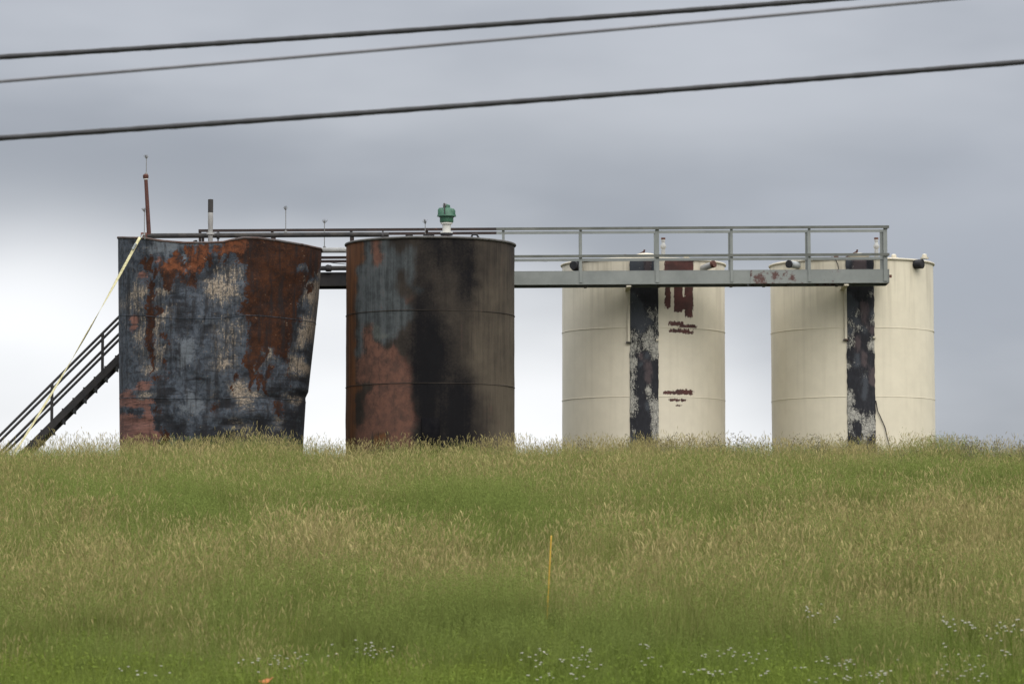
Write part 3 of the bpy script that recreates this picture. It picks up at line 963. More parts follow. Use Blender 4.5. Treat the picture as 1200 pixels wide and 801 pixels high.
# brackets where the beam meets the tank legs
for px in (737.2, 993.2):
    x = wx(px, YC0)
    MB().box((x - 0.05, YC0 - 0.03, ZD - 0.345), (x + 0.05, YC1 + 0.30, ZD - 0.313)).build('support_bracket', M['cream_roof'], cw)

cw.rotation_euler = (0, R(-0.33), 0)

# ------------------------------------------------------------------ staircase
st = thing('metal_staircase', (wx(60, 87.5), 87.5, 4.98), 'dark steel staircase with handrails climbing behind the crushed tank', 'staircase')
XT = XA - 0.02
ZS = 9.50
zg = 4.9
XBOT = XT - (ZS - zg)


def sp(x, y, dz):
    return Vector((x, y, ZS - (XT - x) * 1.005 + dz))


for y in (YC0 + 0.05, YC1 - 0.05):
    MB().bar(sp(XBOT, y, -0.11), sp(XT, y, -0.11), 0.05, 0.155).build('stringer', M['dark_steel'], st, bevel=0.006)
    for nm, dz in (('top_rail', 0.80), ('mid_rail', 0.42)):
        MB().tube([sp(XBOT + 0.05, y, dz), sp(XT - 0.1, y, dz)], 0.030, 10).build('hand_rail' if dz > .5 else 'mid_rail', M['dark_steel'], st, smooth=True)
    for px in (60, 119, 178, 228):
        x = wx(px, y)
        MB().box((x - 0.03, y - 0.03, sp(x, y, -0.2).z), (x + 0.03, y + 0.03, sp(x, y, 0.80).z)).build('rail_post', M['dark_steel'], st)
ns = 20
for i in range(ns):
    x = XBOT + (i + 0.6) * (XT - XBOT) / ns
    z = sp(x, 0, -0.10).z
    MB().box((x - 0.13, YC0 + 0.08, z - 0.02), (x + 0.12, YC1 - 0.08, z + 0.018)).box(
        (x + 0.09, YC0 + 0.085, z - 0.075), (x + 0.118, YC1 - 0.085, z - 0.021)).build('step', M['dark_steel'], st)

# ------------------------------------------------------------------ pipes
yp = 86.75
b = MB().tube([(wx(167, yp), yp, wz(275.5, yp) - 0.03), (wx(169.5, yp), yp, wz(275.5, yp)), (wx(405, yp), yp, wz(275, yp) + 0.02), (wx(455, yp), yp, wz(275, yp) + 0.02)], 0.055, 14)
pv = thing('vapour_pipe', (wx(170, yp), yp, 9.9), 'long sooty horizontal pipe running along the tops of the front tanks', 'pipe')
b.build('pipe_run', M['soot_pipe'], pv, smooth=True)
MB().lathe((wx(166, yp), yp, wz(276, yp)), [(0.085, -0.05), (0.09, 0), (0.08, 0.09)], 14, (1, 0, 0)).build('elbow', M['rust_pipe'], pv, smooth=True)
for px in (254, 448):
    MB().lathe((wx(px, yp), yp, wz(275.2, yp)), [(0.075, -0.03), (0.075, 0.03)], 14, (1, 0, 0)).bar(
        (wx(px, yp), yp, wz(275, yp) - 0.2), (wx(px, yp), yp, wz(275, yp) + 0.10), 0.03, 0.03).build('pipe_clamp', M['dark_steel'], pv, smooth=True)
lp = thing('vent_riser', (wx(172.5, yp), yp, wz(275, yp)), 'tall leaning rusty vent pipe at the left end of the crushed tank', 'pipe')
p0, p1 = Vector((wx(172.8, yp), yp, wz(276, yp))), Vector((wx(168.6, yp), yp, wz(209, yp)))
MB().tube([p0, p1], [0.048, 0.040], 14).build('pipe', M['rust_pipe'], lp, smooth=True)
d_ = (p1 - p0).normalized()
MB().lathe(p1, [(0.048, 0), (0.048, 0.022)], 14, d_).build('collar', M['white_pvc'], lp, smooth=True)
MB().lathe(p1 + d_ * 0.022, [(0.05, 0), (0.062, 0.02), (0.062, 0.075), (0.04, 0.10)], 14, d_).build('cap', M['rust_mouth'], lp, smooth=True)
ys_ = 86.2
stk = thing('vent_stack', (wx(245, ys_), ys_, 9.7), 'upright pale vent stack with a blackened top above the crushed tank', 'pipe')
sb = MB().lathe((wx(245, ys_), ys_, 9.62), [(0.052, 0), (0.052, wz(262, ys_) - 9.62), (0.056, wz(262, ys_) - 9.615), (0.056, wz(248, ys_) - 9.62)], 16)
sb.build('lower_pipe', M['pale_pipe'], stk, smooth=True)
MB().lathe((wx(245, ys_), ys_, wz(248, ys_) + 0.001), [(0.057, 0), (0.057, wz(232.5, ys_) - wz(248, ys_)), (0.048, wz(232.5, ys_) - wz(248, ys_) + 0.004)], 16).build(
    'blackened_top', M['soot_pipe'], stk, smooth=True)
MB().lathe((wx(245, ys_), ys_, wz(274, ys_)), [(0.085, 0), (0.085, 0.05)], 16).build('flange', M['pale_pipe'], stk, smooth=True)
# pipes crossing the gap between the two front tanks
yg = 87.0
g1 = thing('filling_pipe', (wx(390, yg), yg, wz(293, yg)), 'pale horizontal pipe bridging the gap between the two burnt tanks', 'pipe')
MB().tube([(wx(300, yg), yg, wz(292.6, yg)), (wx(480, yg), yg, wz(292.2, yg))], 0.058, 14).build('pipe_run', M['pale_pipe'], g1, smooth=True)
MB().lathe((wx(360, yg), yg, wz(292.5, yg)), [(0.085, -0.03), (0.085, 0.03)], 14, (1, 0, 0)).build('flange', M['pale_pipe'], g1, smooth=True)
yg = 87.06
g2 = thing('drain_pipe', (wx(390, yg), yg, wz(314, yg)), 'dark clamped pipe lying on the beam between the burnt tanks', 'pipe')
MB().tube([(wx(300, yg), yg, wz(314, yg)), (wx(480, yg), yg, wz(313.2, yg))], 0.050, 14).build('pipe_run', M['soot_pipe'], g2, smooth=True)
MB().lathe((wx(384, yg), yg, wz(313.8, yg)), [(0.068, -0.06), (0.075, -0.02), (0.075, 0.05), (0.06, 0.07)], 14, (1, 0, 0)).bar(
    (wx(384, yg), yg, wz(313.8, yg)), (wx(384, yg) - 0.02, yg, wz(309.5, yg)), 0.04, 0.04).build('clamp', M['dark_steel'], g2, smooth=True)
pts = [Vector((wx(px, 87.3), 87.3, wz(r, 87.3))) for px, r in ((330, 302), (375, 305), (390, 307.5), (405, 309), (440, 309), (480, 306))]
tag(MB().tube(pts, 0.008, 6).build('slack_wire', M['dark_steel'], smooth=True), 'slack thin wire strung in the gap between the burnt tanks', 'wire')
# cable hung beneath the catwalk's rear rail
pts = [Vector((wx(px, YC1) , YC1 + 0.07, wz(r, YC1))) for px, r in ((600, 302.6), (615, 304.6), (640, 305), (655, 303.5), (690, 303), (705, 304.5), (720, 303))]
tag(MB().tube(pts, 0.012, 6).build('tray_cable', M['dark_steel'], smooth=True), 'thin cable sagging along the rear rail right of the sooty tank', 'cable')


# ------------------------------------------------------------------ lightning terminals (wire brush heads)
def terminal(px, r_head, r_base, Y, label, zb=None):
    x = wx(px, Y)
    z0 = zb if zb is not None else wz(r_base, Y)
    z1 = wz(r_head, Y)
    root = thing('lightning_terminal', (x, Y, z0), label, 'lightning rod', 'lightning rods with wire brush tips')
    MB().tube([(x, Y, z0), (x, Y, z1)], 0.0085, 8).build('rod', M['wire_grey'], root, smooth=True)
    MB().lathe((x, Y, z0), [(0.03, 0), (0.03, 0.05), (0.015, 0.07)], 10).build('clamp', M['wire_grey'], root, smooth=True)
    br = MB()
    rr = random.Random(int(px * 7))
    for i in range(34):
        a = rr.uniform(0, 2 * math.pi)
        tl = rr.uniform(0.1, 1.0)
        d = Vector((math.cos(a) * tl, math.sin(a) * tl, 1.0)).normalized() * rr.uniform(0.07, 0.115)
        br.tube([(x, Y, z1 - 0.01), Vector((x, Y, z1 - 0.01)) + d], [0.0035, 0.0022], 3, False)
    br.build('wire_brush', M['wire_grey'], root)


terminal(169.0, 184, 206, yp, 'lightning rod on top of the tall leaning rusty pipe', p1.z + 0.09)
terminal(167.2, 247, 275, yp - 0.05, 'short lightning rod beside the foot of the leaning rusty pipe')
terminal(333.6, 245, 273, yp + 0.02, 'lightning rod above the middle of the crushed tank')
terminal(379.2, 260.5, 291, 87.02, 'lightning rod in the gap between the two burnt tanks')
terminal(497.8, 261, 274, 84.9, 'short lightning rod left of the green vent', ZT + 0.09)
terminal(520.6, 242, 247, 84.52, 'tiny wire brush rod on top of the green vent', vz + 0.80)

# ------------------------------------------------------------------ yellow strap
ms, t = mat_new('yellow_strap')
co = t('ShaderNodeTexCoord').outputs['Object']
nn = t.noise(co, 22, 5, 0.6)
c = t.mix(t.step(nn, 0.36, 0.60), (0.40, 0.36, 0.18), (0.60, 0.55, 0.32))
finish(t, c, 0.6, 0, None)
sroot = thing('tie_strap', (wx(22, 83.0), 83.0, 5.25), 'yellow webbing strap stretched from the crushed tank rim down to the grass', 'strap')
A0 = Vector((wx(163, 83.9), 83.72, wz(277, 83.72)))
B0 = Vector((wx(14, 82.6), 82.6, wz(535, 82.6)))
PS, NP = [], 80
side = Vector((0.85, 0.2, 0.5)).normalized()
for i in range(NP):
    s = i / (NP - 1)
    p = A0.lerp(B0, s) + Vector((0, 0, -0.22 * 4 * s * (1 - s) * 0.5))
    tw = R(15) + R(65) * math.exp(-((s - 0.42) / 0.16) ** 2) + R(20) * s
    d = (B0 - A0).normalized()
    u = Vector((0.87, 0, 0.49)); u = (u - d * u.dot(d)).normalized()
    v = d.cross(u)
    wv = (u * math.cos(tw) + v * math.sin(tw)) * 0.037
    PS.append([p - wv, p + wv])
so = grid_mesh('webbing', np.array([[tuple(a), tuple(b)] for a, b in PS]), ms, sroot)
sm = so.modifiers.new('thick', 'SOLIDIFY'); sm.thickness = 0.006; sm.offset = 0
rp = A0.lerp(B0, 0.045)
MB().bar(rp + Vector((0.04, -0.02, 0.07)), rp + Vector((-0.03, -0.02, -0.06)), 0.10, 0.05).build('ratchet_buckle', M['galv'], sroot, bevel=0.01)
MB().tube([A0 + Vector((0.03, -0.02, -0.02)), A0 + Vector((0.05, 0.0, 0.05)), A0 + Vector((0.09, 0.10, 0.05)), A0 + Vector((0.09, 0.14, -0.03))], 0.014, 8).build('hook', M['galv'], sroot, smooth=True)

# ------------------------------------------------------------------ overhead cables
for pts, Y, rad, mt, lab in (
        (((0, 67), (300, 48), (640, 24.5), (960, 0.5)), 35.0, 0.024, 'cable_black', 'upper thick black overhead cable crossing the sky'),
        (((0, 95), (300, 72), (600, 45.5), (900, 17), (1100, 1.5)), 30.0, 0.013, 'cable_grey', 'thin pale grey overhead cable between the two thick ones'),
        (((0, 162), (300, 141), (600, 119.5), (900, 97), (1200, 72.5)), 34.0, 0.024, 'cable_black', 'lower thick black overhead cable nearest the tanks')):
    P3 = [at(a, b_, Y) for a, b_ in pts]
    cf = np.polyfit([p.x for p in P3], [p.z for p in P3], 2)
    cf[0] = abs(cf[0]) if 0.0005 < abs(cf[0]) < 0.004 and cf[0] > 0 else 0.0008
    k = [p.z - cf[0] * p.x ** 2 for p in P3]
    c1, c0 = np.polyfit([p.x for p in P3], k, 1)
    xs_ = np.linspace(-34, 34, 1100 if rad > 0.015 else 240)
    path, rads = [], []
    for x in xs_:
        path.append((x, Y, cf[0] * x * x + c1 * x + c0))
        rads.append(rad * (1 + (0.05 * math.sin(x * 17 + 1.6 * math.sin(x * 2.3)) + 0.04 * math.sin(x * 41) if rad > 0.015 else 0)))
    tag(MB().tube(path, rads, 8).build('overhead_cable', M[mt], smooth=True), lab, 'cable', 'overhead cables')

# ------------------------------------------------------------------ meadow
def leaf_mat(name, c1, c2, c3, trans=0.35):
    m, t = mat_new(name)
    rnd = t('ShaderNodeObjectInfo').outputs['Random']
    tint = t.attr('tint', 'INSTANCER')
    hue = t.attr('hue')
    c = t.mix(rnd, c1, c2)
    c = t.mix(tint, c, c3)
    c = t.mix(t.m('MULTIPLY', hue, 0.7), c, tuple(min(1, 1.9 * k) for k in c1))
    d = t('ShaderNodeBsdfDiffuse', {'Color': c})
    tr = t('ShaderNodeBsdfTranslucent', {'Color': c})
    mx = t('ShaderNodeMixShader', {0: trans, 1: d.outputs[0], 2: tr.outputs[0]})
    t('ShaderNodeOutputMaterial', {'Surface': mx})
    return m


M['green_grass'] = leaf_mat('green_grass', (0.108, 0.136, 0.036), (0.124, 0.148, 0.040), (0.215, 0.196, 0.070), 0.24)
M['straw_grass'] = leaf_mat('straw_grass', (0.29, 0.245, 0.112), (0.345, 0.29, 0.14), (0.225, 0.205, 0.078), 0.25)
M['weed_leaf'] = leaf_mat('weed_leaf', (0.112, 0.152, 0.030), (0.130, 0.170, 0.034), (0.180, 0.210, 0.042), 0.28)
M['thistle'] = leaf_mat('thistle', (0.10, 0.105, 0.055), (0.13, 0.115, 0.075), (0.15, 0.125, 0.095))


class Tuft:
    def __init__(self):
        self.v, self.f, self.h = [], [], []

    def blade(self, x, y, h, lean, az, wd, curl=0.4, segs=3, hue=0.0, z0=0.0):
        n0 = len(self.v)
        sd = (-math.sin(az), math.cos(az))
        fa = az + random.uniform(-1.2, 1.2)
        sd = (-math.sin(fa), math.cos(fa))
        for i in range(segs + 1):
            s = i / segs
            r = lean * h * (s ** (1 + curl))
            z = z0 + h * (s - 0.25 * lean * s * s)
            cx, cy = x + math.cos(az) * r, y + math.sin(az) * r
            ww = wd * (1 - s) ** 0.7 / 2 if i < segs else 0
            if i < segs:
                self.v += [(cx - sd[0] * ww, cy - sd[1] * ww, z), (cx + sd[0] * ww, cy + sd[1] * ww, z)]
                self.h += [hue, hue]
            else:
                self.v.append((cx, cy, z)); self.h.append(hue)
        for i in range(segs - 1):
            a = n0 + 2 * i
            self.f.append((a, a + 1, a + 3, a + 2))
        a = n0 + 2 * (segs - 1)
        self.f.append((a, a + 1, a + 2))
        return (cx, cy, z)

    def diamond(self, c, d, ln, wd, hue):
        """small leaf / spikelet / seed-head piece"""
        c = Vector(c); d = Vector(d).normalized()
        s = d.cross(Vector((random.uniform(-1, 1), random.uniform(-1, 1), random.uniform(-.3, 1)))).normalized()
        n0 = len(self.v)
        self.v += [tuple(c), tuple(c + d * ln * .45 + s * wd / 2), tuple(c + d * ln), tuple(c + d * ln * .45 - s * wd / 2)]
        self.h += [hue] * 4
        self.f.append((n0, n0 + 1, n0 + 2, n0 + 3))

    def head(self, p, az, droop, ln, wd, hue):
        """curved spindle-shaped seed head, three-sided"""
        n0 = len(self.v)
        segs = 4
        pos = Vector(p)
        ang = math.pi / 2 - 0.2
        for i in range(segs + 1):
            s = i / segs
            r = wd / 2 * (0.35 + 1.3 * s if s < .5 else 1.0 - 1.7 * (s - .5)) if i < segs else 0.0
            d = Vector((math.cos(az) * math.cos(ang), math.sin(az) * math.cos(ang), math.sin(ang)))
            u = Vector((-math.sin(az), math.cos(az), 0)); v = d.cross(u)
            if i < segs:
                for k in range(3):
                    a = k * 2.094
                    self.v.append(tuple(pos + (u * math.cos(a) + v * math.sin(a)) * r)); self.h.append(hue)
            else:
                self.v.append(tuple(pos)); self.h.append(hue)
            pos = pos + d * ln / segs
            ang -= droop / segs
        for i in range(segs - 1):
            for k in range(3):
                a, b = n0 + i * 3 + k, n0 + i * 3 + (k + 1) % 3
                self.f.append((a, b, b + 3, a + 3))
        a = n0 + (segs - 1) * 3
        for k in range(3):
            self.f.append((a + k, a + (k + 1) % 3, a + 3))

    def obj(self, name, mat):
        me = bpy.data.meshes.new(name)
        me.from_pydata(self.v, [], self.f)
        at_ = me.attributes.new('hue', 'FLOAT', 'POINT')
        at_.data.foreach_set('value', np.array(self.h, np.float32))
        me.materials.append(mat)
        return bpy.data.objects.new(name, me)


U = random.uniform


def spot(sig):
    return random.gauss(0, sig), random.gauss(0, sig)


def green_tuft(seed):
    random.seed(seed)
    t = Tuft()
    for i in range(300):
        x, y = spot(0.30)
        t.blade(x, y, U(0.38, 0.78), U(0.05, 0.55), U(0, 6.283), U(0.006, 0.014), U(0.4, 1.2), 3, U(0, 1.05) ** 1.9)
    for i in range(44):      # loose panicles with fine spikelets
        x, y = spot(0.30)
        tip = t.blade(x, y, U(0.70, 0.98), U(0.03, 0.2), U(0, 6.283), 0.0045, 0.5, 3, 0.4)
        for k in range(14):
            s = U(0.0, 0.20)
            sp_ = 0.012 + s * 0.35
            t.diamond((tip[0] + U(-sp_, sp_), tip[1] + U(-sp_, sp_), tip[2] - s), (U(-1, 1), U(-1, 1), U(-.4, 1)), U(0.014, 0.028), U(0.005, 0.010), U(0.5, 1.3))
    return t.obj('grass_tuft', M['green_grass'])


def straw_tuft(seed):
    random.seed(seed)
    t = Tuft()
    for i in range(80):
        x, y = spot(0.30)
        az = U(0, 6.283)
        tip = t.blade(x, y, U(0.60, 1.0), U(0.03, 0.25), az, 0.0055, 0.8, 4, U(0, .3))
        if U(0, 1) < 0.75:
            t.head((tip[0], tip[1], tip[2] - 0.01), az, U(0.1, 1.5), U(0.06, 0.13), U(0.008, 0.014), U(0.0, 0.7))
    for i in range(60):
        x, y = spot(0.30)
        t.blade(x, y, U(0.35, 0.7), U(0.2, 0.7), U(0, 6.283), U(0.005, 0.009), U(0.4, 1.2), 3, U(0, .35))
    return t.obj('straw_tuft', M['straw_grass'])


def weed_tuft(seed):
    random.seed(seed)
    t = Tuft()
    for i in range(80):
        x, y = spot(0.25)
        h = U(0.12, 0.42)
        tip = t.blade(x, y, h, U(0, .25), U(0, 6.283), 0.005, 0.5, 2, 0.0)
        for k in range(8):
            s = U(0.25, 1.0)
            t.diamond((x + (tip[0] - x) * s, y + (tip[1] - y) * s, tip[2] * s), (U(-1, 1), U(-1, 1), U(-.1, .8)), U(0.025, 0.05), U(0.010, 0.020), U(0, .8))
    for i in range(150):
        x, y = spot(0.25)
        t.blade(x, y, U(0.2, 0.55), U(0.1, 0.6), U(0, 6.283), U(0.005, 0.010), U(0.4, 1.2), 3, U(0, .8))
    return t.obj('weed_tuft', M['weed_leaf'])


def thistle_tuft(seed):
    random.seed(seed)
    t = Tuft()
    for i in range(5):
        x, y = U(-.14, .14), U(-.14, .14)
        h = U(0.65, 1.0)
        az = U(0, 6.283)
        t.blade(x, y, h, U(0, .15), az, 0.008, 0.5, 3, 0)
        for k in range(9):
            s = U(0.55, 1.0)
            ax = U(0, 6.283)
            l = U(0.06, 0.2) * (1.25 - s)
            q = t.blade(x, y, l + 0.05, 1.1, ax, 0.005, 0.2, 2, 0.1, z0=h * s - 0.05)
            t.head((q[0], q[1], q[2] - 0.005), ax, 0.2, U(0.02, 0.035), U(0.016, 0.026), U(0, .2))
        for k in range(7):
            s = U(0.1, 0.8)
            t.diamond((x, y, h * s), (U(-1, 1), U(-1, 1), U(0, .8)), U(0.06, 0.12), U(0.012, 0.02), 0.1)
    return t.obj('thistle_tuft', M['thistle'])


def scatter(name, pts, scl, var, tint, objs, label):
    n = len(pts)
    me = bpy.data.meshes.new(name)
    me.vertices.add(n)
    me.vertices.foreach_set('co', np.asarray(pts, np.float32).ravel())

    def put(nm, kind, arr, prop='value'):
        a = me.attributes.new(nm, kind, 'POINT')
        a.data.foreach_set(prop, arr.ravel())
    rot = np.stack([RNG.normal(0, 0.07, n), RNG.normal(0, 0.07, n), RNG.uniform(0, 6.283, n)], -1).astype(np.float32)
    put('rot', 'FLOAT_VECTOR', rot, 'vector')
    put('scl', 'FLOAT', scl.astype(np.float32))
    put('var', 'INT', var.astype(np.int32))
    put('tint', 'FLOAT', np.clip(tint, 0, 1).astype(np.float32))
    o = bpy.data.objects.new(name, me)
    COL.objects.link(o)
    ng = bpy.data.node_groups.new(name, 'GeometryNodeTree')
    ng.interface.new_socket('Geometry', in_out='INPUT', socket_type='NodeSocketGeometry')
    ng.interface.new_socket('Geometry', in_out='OUTPUT', socket_type='NodeSocketGeometry')
    N, L = ng.nodes, ng.links
    gi, go = N.new('NodeGroupInput'), N.new('NodeGroupOutput')
    join = N.new('GeometryNodeJoinGeometry')

    def named(nm, tp):
        a = N.new('GeometryNodeInputNamedAttribute')
        a.data_type = tp
        a.inputs['Name'].default_value = nm
        return a.outputs['Attribute']
    r_, s_, v_ = named('rot', 'FLOAT_VECTOR'), named('scl', 'FLOAT'), named('var', 'INT')
    for k, ob in enumerate(objs):
        oi = N.new('GeometryNodeObjectInfo')
        oi.inputs['Object'].default_value = ob
        oi.inputs['As Instance'].default_value = True
        cp = N.new('FunctionNodeCompare')
        cp.data_type = 'INT'
        cp.operation = 'EQUAL'
        ints = [s for s in cp.inputs if s.type == 'INT']
        L.new(v_, ints[0])
        ints[1].default_value = k
        ip = N.new('GeometryNodeInstanceOnPoints')
        L.new(gi.outputs[0], ip.inputs['Points'])
        L.new(cp.outputs[0], ip.inputs['Selection'])
        L.new(oi.outputs['Geometry'], ip.inputs['Instance'])
        L.new(r_, ip.inputs['Rotation'])
        L.new(s_, ip.inputs['Scale'])
        L.new(ip.outputs[0], join.inputs[0])
    L.new(join.outputs[0], go.inputs[0])
    md = o.modifiers.new('scatter', 'NODES')
    md.node_group = ng
    me.materials.append(objs[0].data.materials[0])
    tag(o, label, 'grass', None, 'stuff')
    return o


def field(density, y0, y1, margin=3.0):
    """random points over the part of the slope that shows, density per square metre"""
    wmax = 0.1277 * y1 + margin
    n = int(density * 2 * wmax * (y1 - y0))
    x = RNG.uniform(-wmax, wmax, n)
    y = RNG.uniform(y0, y1, n)
    k = np.abs(x) < 0.1277 * y + margin
    return x[k], y[k]


def straw_share(x, y):
    """where the dry straw-coloured grass grows"""
    n1 = fbm(x * 0.16 + 9, y * 0.10, 61, 3)
    n2 = fbm(x * 0.5, y * 0.3, 67, 3)
    s = 0.33 + 1.0 * (n1 - 0.5) + 0.9 * (n2 - 0.5)
    s = s + 0.26 * gauss(y, 50.5 + 0.15 * x, 3.4)                  # dry belt across the middle
    s = s - 0.26 * gauss(y, 60 - 0.25 * x, 6.0) * np.clip(0.75 - x / 7.0, 0, 1)   # lush green belt, left and centre
    s = s + 0.35 * np.clip((x - 1.5) / 5, 0, 1) * gauss(y, 63, 10)
    s = s + 0.40 * np.clip((y - 76) / 5, 0, 1) * np.clip(1.1 - np.abs(x + 0.5) / 9, 0.25, 1)
    s = s - 0.22 * np.clip((46 - y) / 4, 0, 1)
    return np.clip(s, 0.02, 0.95)


def short(y):
    return (0.55 + 0.45 * np.clip((y - 40.0) / 4.5, 0, 1)) * (1 - 0.27 * np.clip((y - 74) / 6, 0, 1))


def clear_of_tanks(x, y):
    k = np.ones(len(x), bool)
    for cx, cy, a, b_ in ((t1c, YF, 2.2, 1.6), (t2x, YF, 1.85, 1.85), (t3x, YB, 1.9, 1.9), (t4x, YB, 1.9, 1.9)):
        k &= ((x - cx) / a) ** 2 + ((y - cy) / b_) ** 2 > 1
    return k


greens = [green_tuft(100 + i) for i in range(6)]
straws = [straw_tuft(200 + i) for i in range(6)]
weeds = [weed_tuft(300 + i) for i in range(4)]
thistles = [thistle_tuft(400 + i) for i in range(3)]

x, y = field(4.2, 38.0, 90)
s = straw_share(x, y)
k = (RNG.uniform(0, 1, len(x)) > 0.55 * s) & clear_of_tanks(x, y)
x, y, s = x[k], y[k], s[k]
hv = 0.5 * fbm(x * 0.35, y * 0.35, 71, 3) + 0.5 * fbm(x * 1.3, y * 0.7, 73, 2)
scatter('meadow_grass', np.stack([x, y, ground_z(x, y) - 0.02], -1), short(y) * (0.28 + 1.18 * hv) * RNG.uniform(0.85, 1.12, len(x)),
        RNG.integers(0, len(greens), len(x)), 0.75 * s + RNG.uniform(-0.15, 0.15, len(x)), greens, 'tall green meadow grass covering the slope')
x, y = field(4.6, 40, 90)
s = straw_share(x, y)
k = (RNG.uniform(0, 1, len(x)) < s * 0.9) & clear_of_tanks(x, y)
x, y = x[k], y[k]
hv = 0.5 * fbm(x * 0.35, y * 0.35, 71, 3) + 0.5 * fbm(x * 1.3, y * 0.7, 73, 2)
scatter('straw_grass', np.stack([x, y, ground_z(x, y) - 0.02], -1), (0.3 + 0.7 * short(y)) * (0.45 + 0.95 * hv) * RNG.uniform(0.8, 1.15, len(x)),
        RNG.integers(0, len(straws), len(x)), RNG.uniform(0, 0.8, len(x)), straws, 'dry straw-coloured grass with nodding seed heads among the green')
x, y = field(6.5, 37, 47)
k = RNG.uniform(0, 1, len(x)) < np.clip((47 - y) / 6, 0, 1)
x, y = x[k], y[k]
scatter('low_weeds', np.stack([x, y, ground_z(x, y) - 0.01], -1), RNG.uniform(0.75, 1.25, len(x)),
        RNG.integers(0, len(weeds), len(x)), fbm(x * 0.6, y * 0.6, 81, 3) * 1.6 - 0.5, weeds, 'bright low weeds and clover along the bottom of the slope')
x, y = field(4.5, 78, 89)
k = (RNG.uniform(0, 1, len(x)) < np.clip((x + 0.5) / 6, 0.03, 1) * (fbm(x * .5, y * .5, 91, 2) * 1.5 - 0.2)) & clear_of_tanks(x, y)
x, y = x[k], y[k]
scatter('seeding_weeds', np.stack([x, y, ground_z(x, y) - 0.02], -1), RNG.uniform(0.6, 0.95, len(x)),
        RNG.integers(0, len(thistles), len(x)), RNG.uniform(0, 1, len(x)), thistles, 'dark seeding weeds standing along the crest towards the right')

# ------------------------------------------------------------------ white wildflowers
mw, t = mat_new('white_petals')
nn = t.noise(t('ShaderNodeTexCoord').outputs['Object'], 60, 4, 0.6)
finish(t, t.mix(nn, (0.36, 0.35, 0.28), (0.54, 0.52, 0.44)), 0.8, 0, None)
random.seed(12)
fl_meshes = []
for v in range(4):
    stem, heads = MB(), []
    h = 0.42 + 0.05 * v
    stem.tube([(0, 0, 0), (0.02, 0.01, h * 0.5), (0.01, 0.03, h * 0.8)], 0.004, 5)
    for q in range(1 + v % 3):
        ox, oy, oz = U(-0.06, 0.06), U(-0.06, 0.06), h + U(-0.05, 0.02)
        stem.tube([(0.01, 0.03, h * 0.8), (ox, oy, oz)], 0.003, 5)
        heads.append(MB())
        for j in range(9):
            a, r_ = U(0, 6.283), 0.0125 * math.sqrt(U(0, 1))
            heads[-1].lathe((ox + r_ * math.cos(a), oy + r_ * math.sin(a), oz + U(-0.002, 0.004)), [(0.003, 0), (0.0065, 0.002), (0.003, 0.004)], 6)
    res = []
    for mb, nm, mt in [(stem, 'stem', M['weed_leaf'])] + [(hd, 'flower_head', mw) for hd in heads]:
        me = bpy.data.meshes.new(nm)
        me.from_pydata(mb.v, [], mb.f)
        me.materials.append(mt)
        res.append(me)
    fl_meshes.append(res)


def ray_ground(px, py, h):
    best = None
    for Y in np.arange(38.0, 60.0, 0.05):
        p = at(px, py, Y)
        if p.z <= float(ground_z(p.x, Y)) + h:
            best = (p.x, Y)
            break
    return best


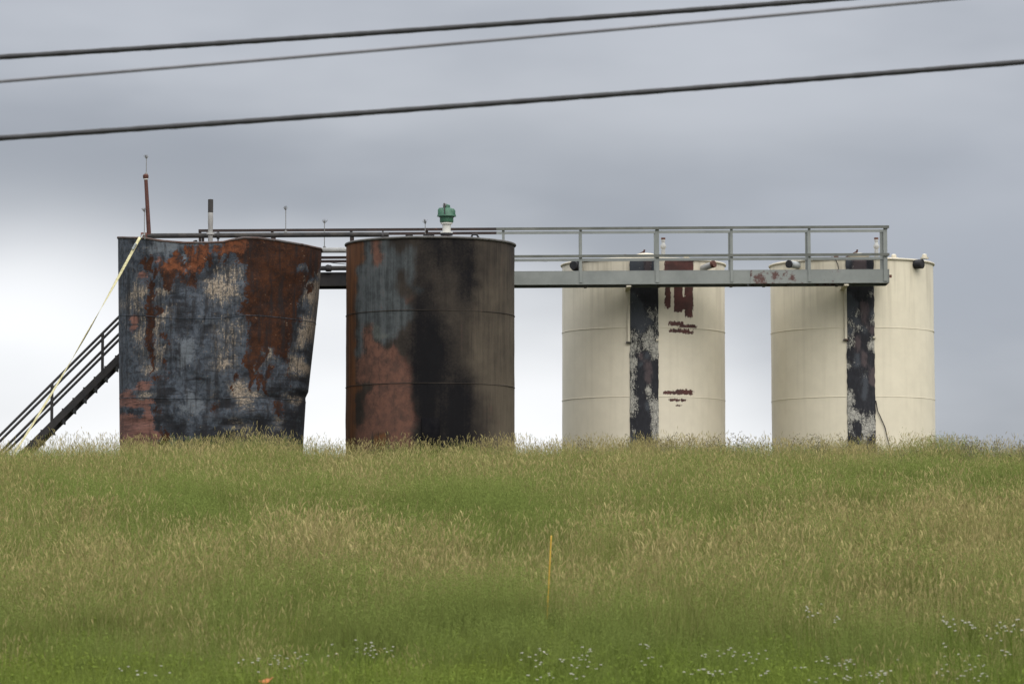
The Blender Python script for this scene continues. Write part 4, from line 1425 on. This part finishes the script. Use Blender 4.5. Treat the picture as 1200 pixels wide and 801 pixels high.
patches = [
    ((600, 700, 757, 795), 24, 'white wildflower among those below the orange marker stake'),
    ((735, 778, 750, 782), 8, 'white wildflower in the small patch right of centre near the bottom'),
    ((808, 908, 756, 788), 22, 'white wildflower in the wide patch low under the peeling cream tank'),
    ((930, 1050, 768, 795), 26, 'white wildflower in the row low under the right-hand cream tank'),
    ((943, 978, 706, 730), 7, 'white wildflower in the highest small cluster under the right-hand tank'),
    ((1102, 1198, 720, 750), 20, 'white wildflower in the upper patch at the right edge'),
    ((1095, 1185, 760, 799), 22, 'white wildflower in the bottom right corner patch'),
    ((388, 468, 746, 768), 15, 'white wildflower in the patch under the gap between burnt tanks'),
    ((272, 362, 755, 790), 12, 'white wildflower scattered near the orange scrap'),
    ((135, 205, 774, 795), 6, 'white wildflower among the few at the bottom left')]
for (x0, x1, y0, y1), cnt, lab in patches:
    for i in range(cnt):
        px, py = random.uniform(x0, x1), random.uniform(y0, y1)
        v = random.randrange(4)
        tall = 1.65 if py < 752 else 1.2
        hh = (0.42 + 0.05 * v) * tall
        g = ray_ground(px, py, hh)
        if not g:
            continue
        root = thing('wildflower', (g[0], g[1], float(ground_z(*g)) - 0.01), lab, 'flower', lab.replace('white wildflower', 'white wildflowers'))
        root.rotation_euler = (0, 0, random.uniform(0, 6.28))
        s_ = random.uniform(0.8, 1.1)
        root.scale = (s_, s_, tall)
        for me in fl_meshes[v]:
            o = bpy.data.objects.new(me.name.split('.')[0], me)
            COL.objects.link(o)
            o.parent = root

# ------------------------------------------------------------------ marker stake and orange scrap
mo = worn('orange_fibreglass', (0.46, 0.27, 0.03), (0.54, 0.33, 0.04), None, 0, 0.5, 8)
g = ray_ground(642, 697, 0.60)
yk = g[1]
pb, pt = at(641.6, 712, yk), at(646.0, 628, yk)
gz = float(ground_z(pb.x, yk))
pb = pb + (pt - pb) * ((gz - 0.15 - pb.z) / (pt.z - pb.z))
sk = thing('marker_stake', (pb.x, yk, gz), 'thin leaning orange-yellow marker stake in the middle of the field', 'stake')
MB().tube([pb, pt], 0.0085, 8).build('rod', mo, sk, smooth=True)
MB().lathe(pt, [(0.010, -0.05), (0.0105, 0), (0.005, 0.012)], 10, (pt - pb)).build('cap', mo, sk, smooth=True)
mor = worn('orange_plastic', (0.36, 0.095, 0.015), (0.44, 0.13, 0.02), None, 0, 0.55, 9)
gp = ray_ground(312, 793, 0.40)
go_ = Vector((gp[0], gp[1], float(ground_z(*gp)) + 0.36))
cols = np.linspace(-0.075, 0.075, 9)
PP = np.array([[(go_.x + c, go_.y + 0.05 * r + 0.02 * math.sin(c * 40), go_.z + 0.012 * math.sin(c * 45 + r) + 0.015 * r + (0.03 if c > 0.055 else 0)) for c in cols] for r in (-1, 0, 1)])
so = grid_mesh('orange_scrap', PP, mor)
sm = so.modifiers.new('thick', 'SOLIDIFY'); sm.thickness = 0.006
tag(so, 'crumpled orange plastic scrap caught in the weeds at the bottom', 'scrap')
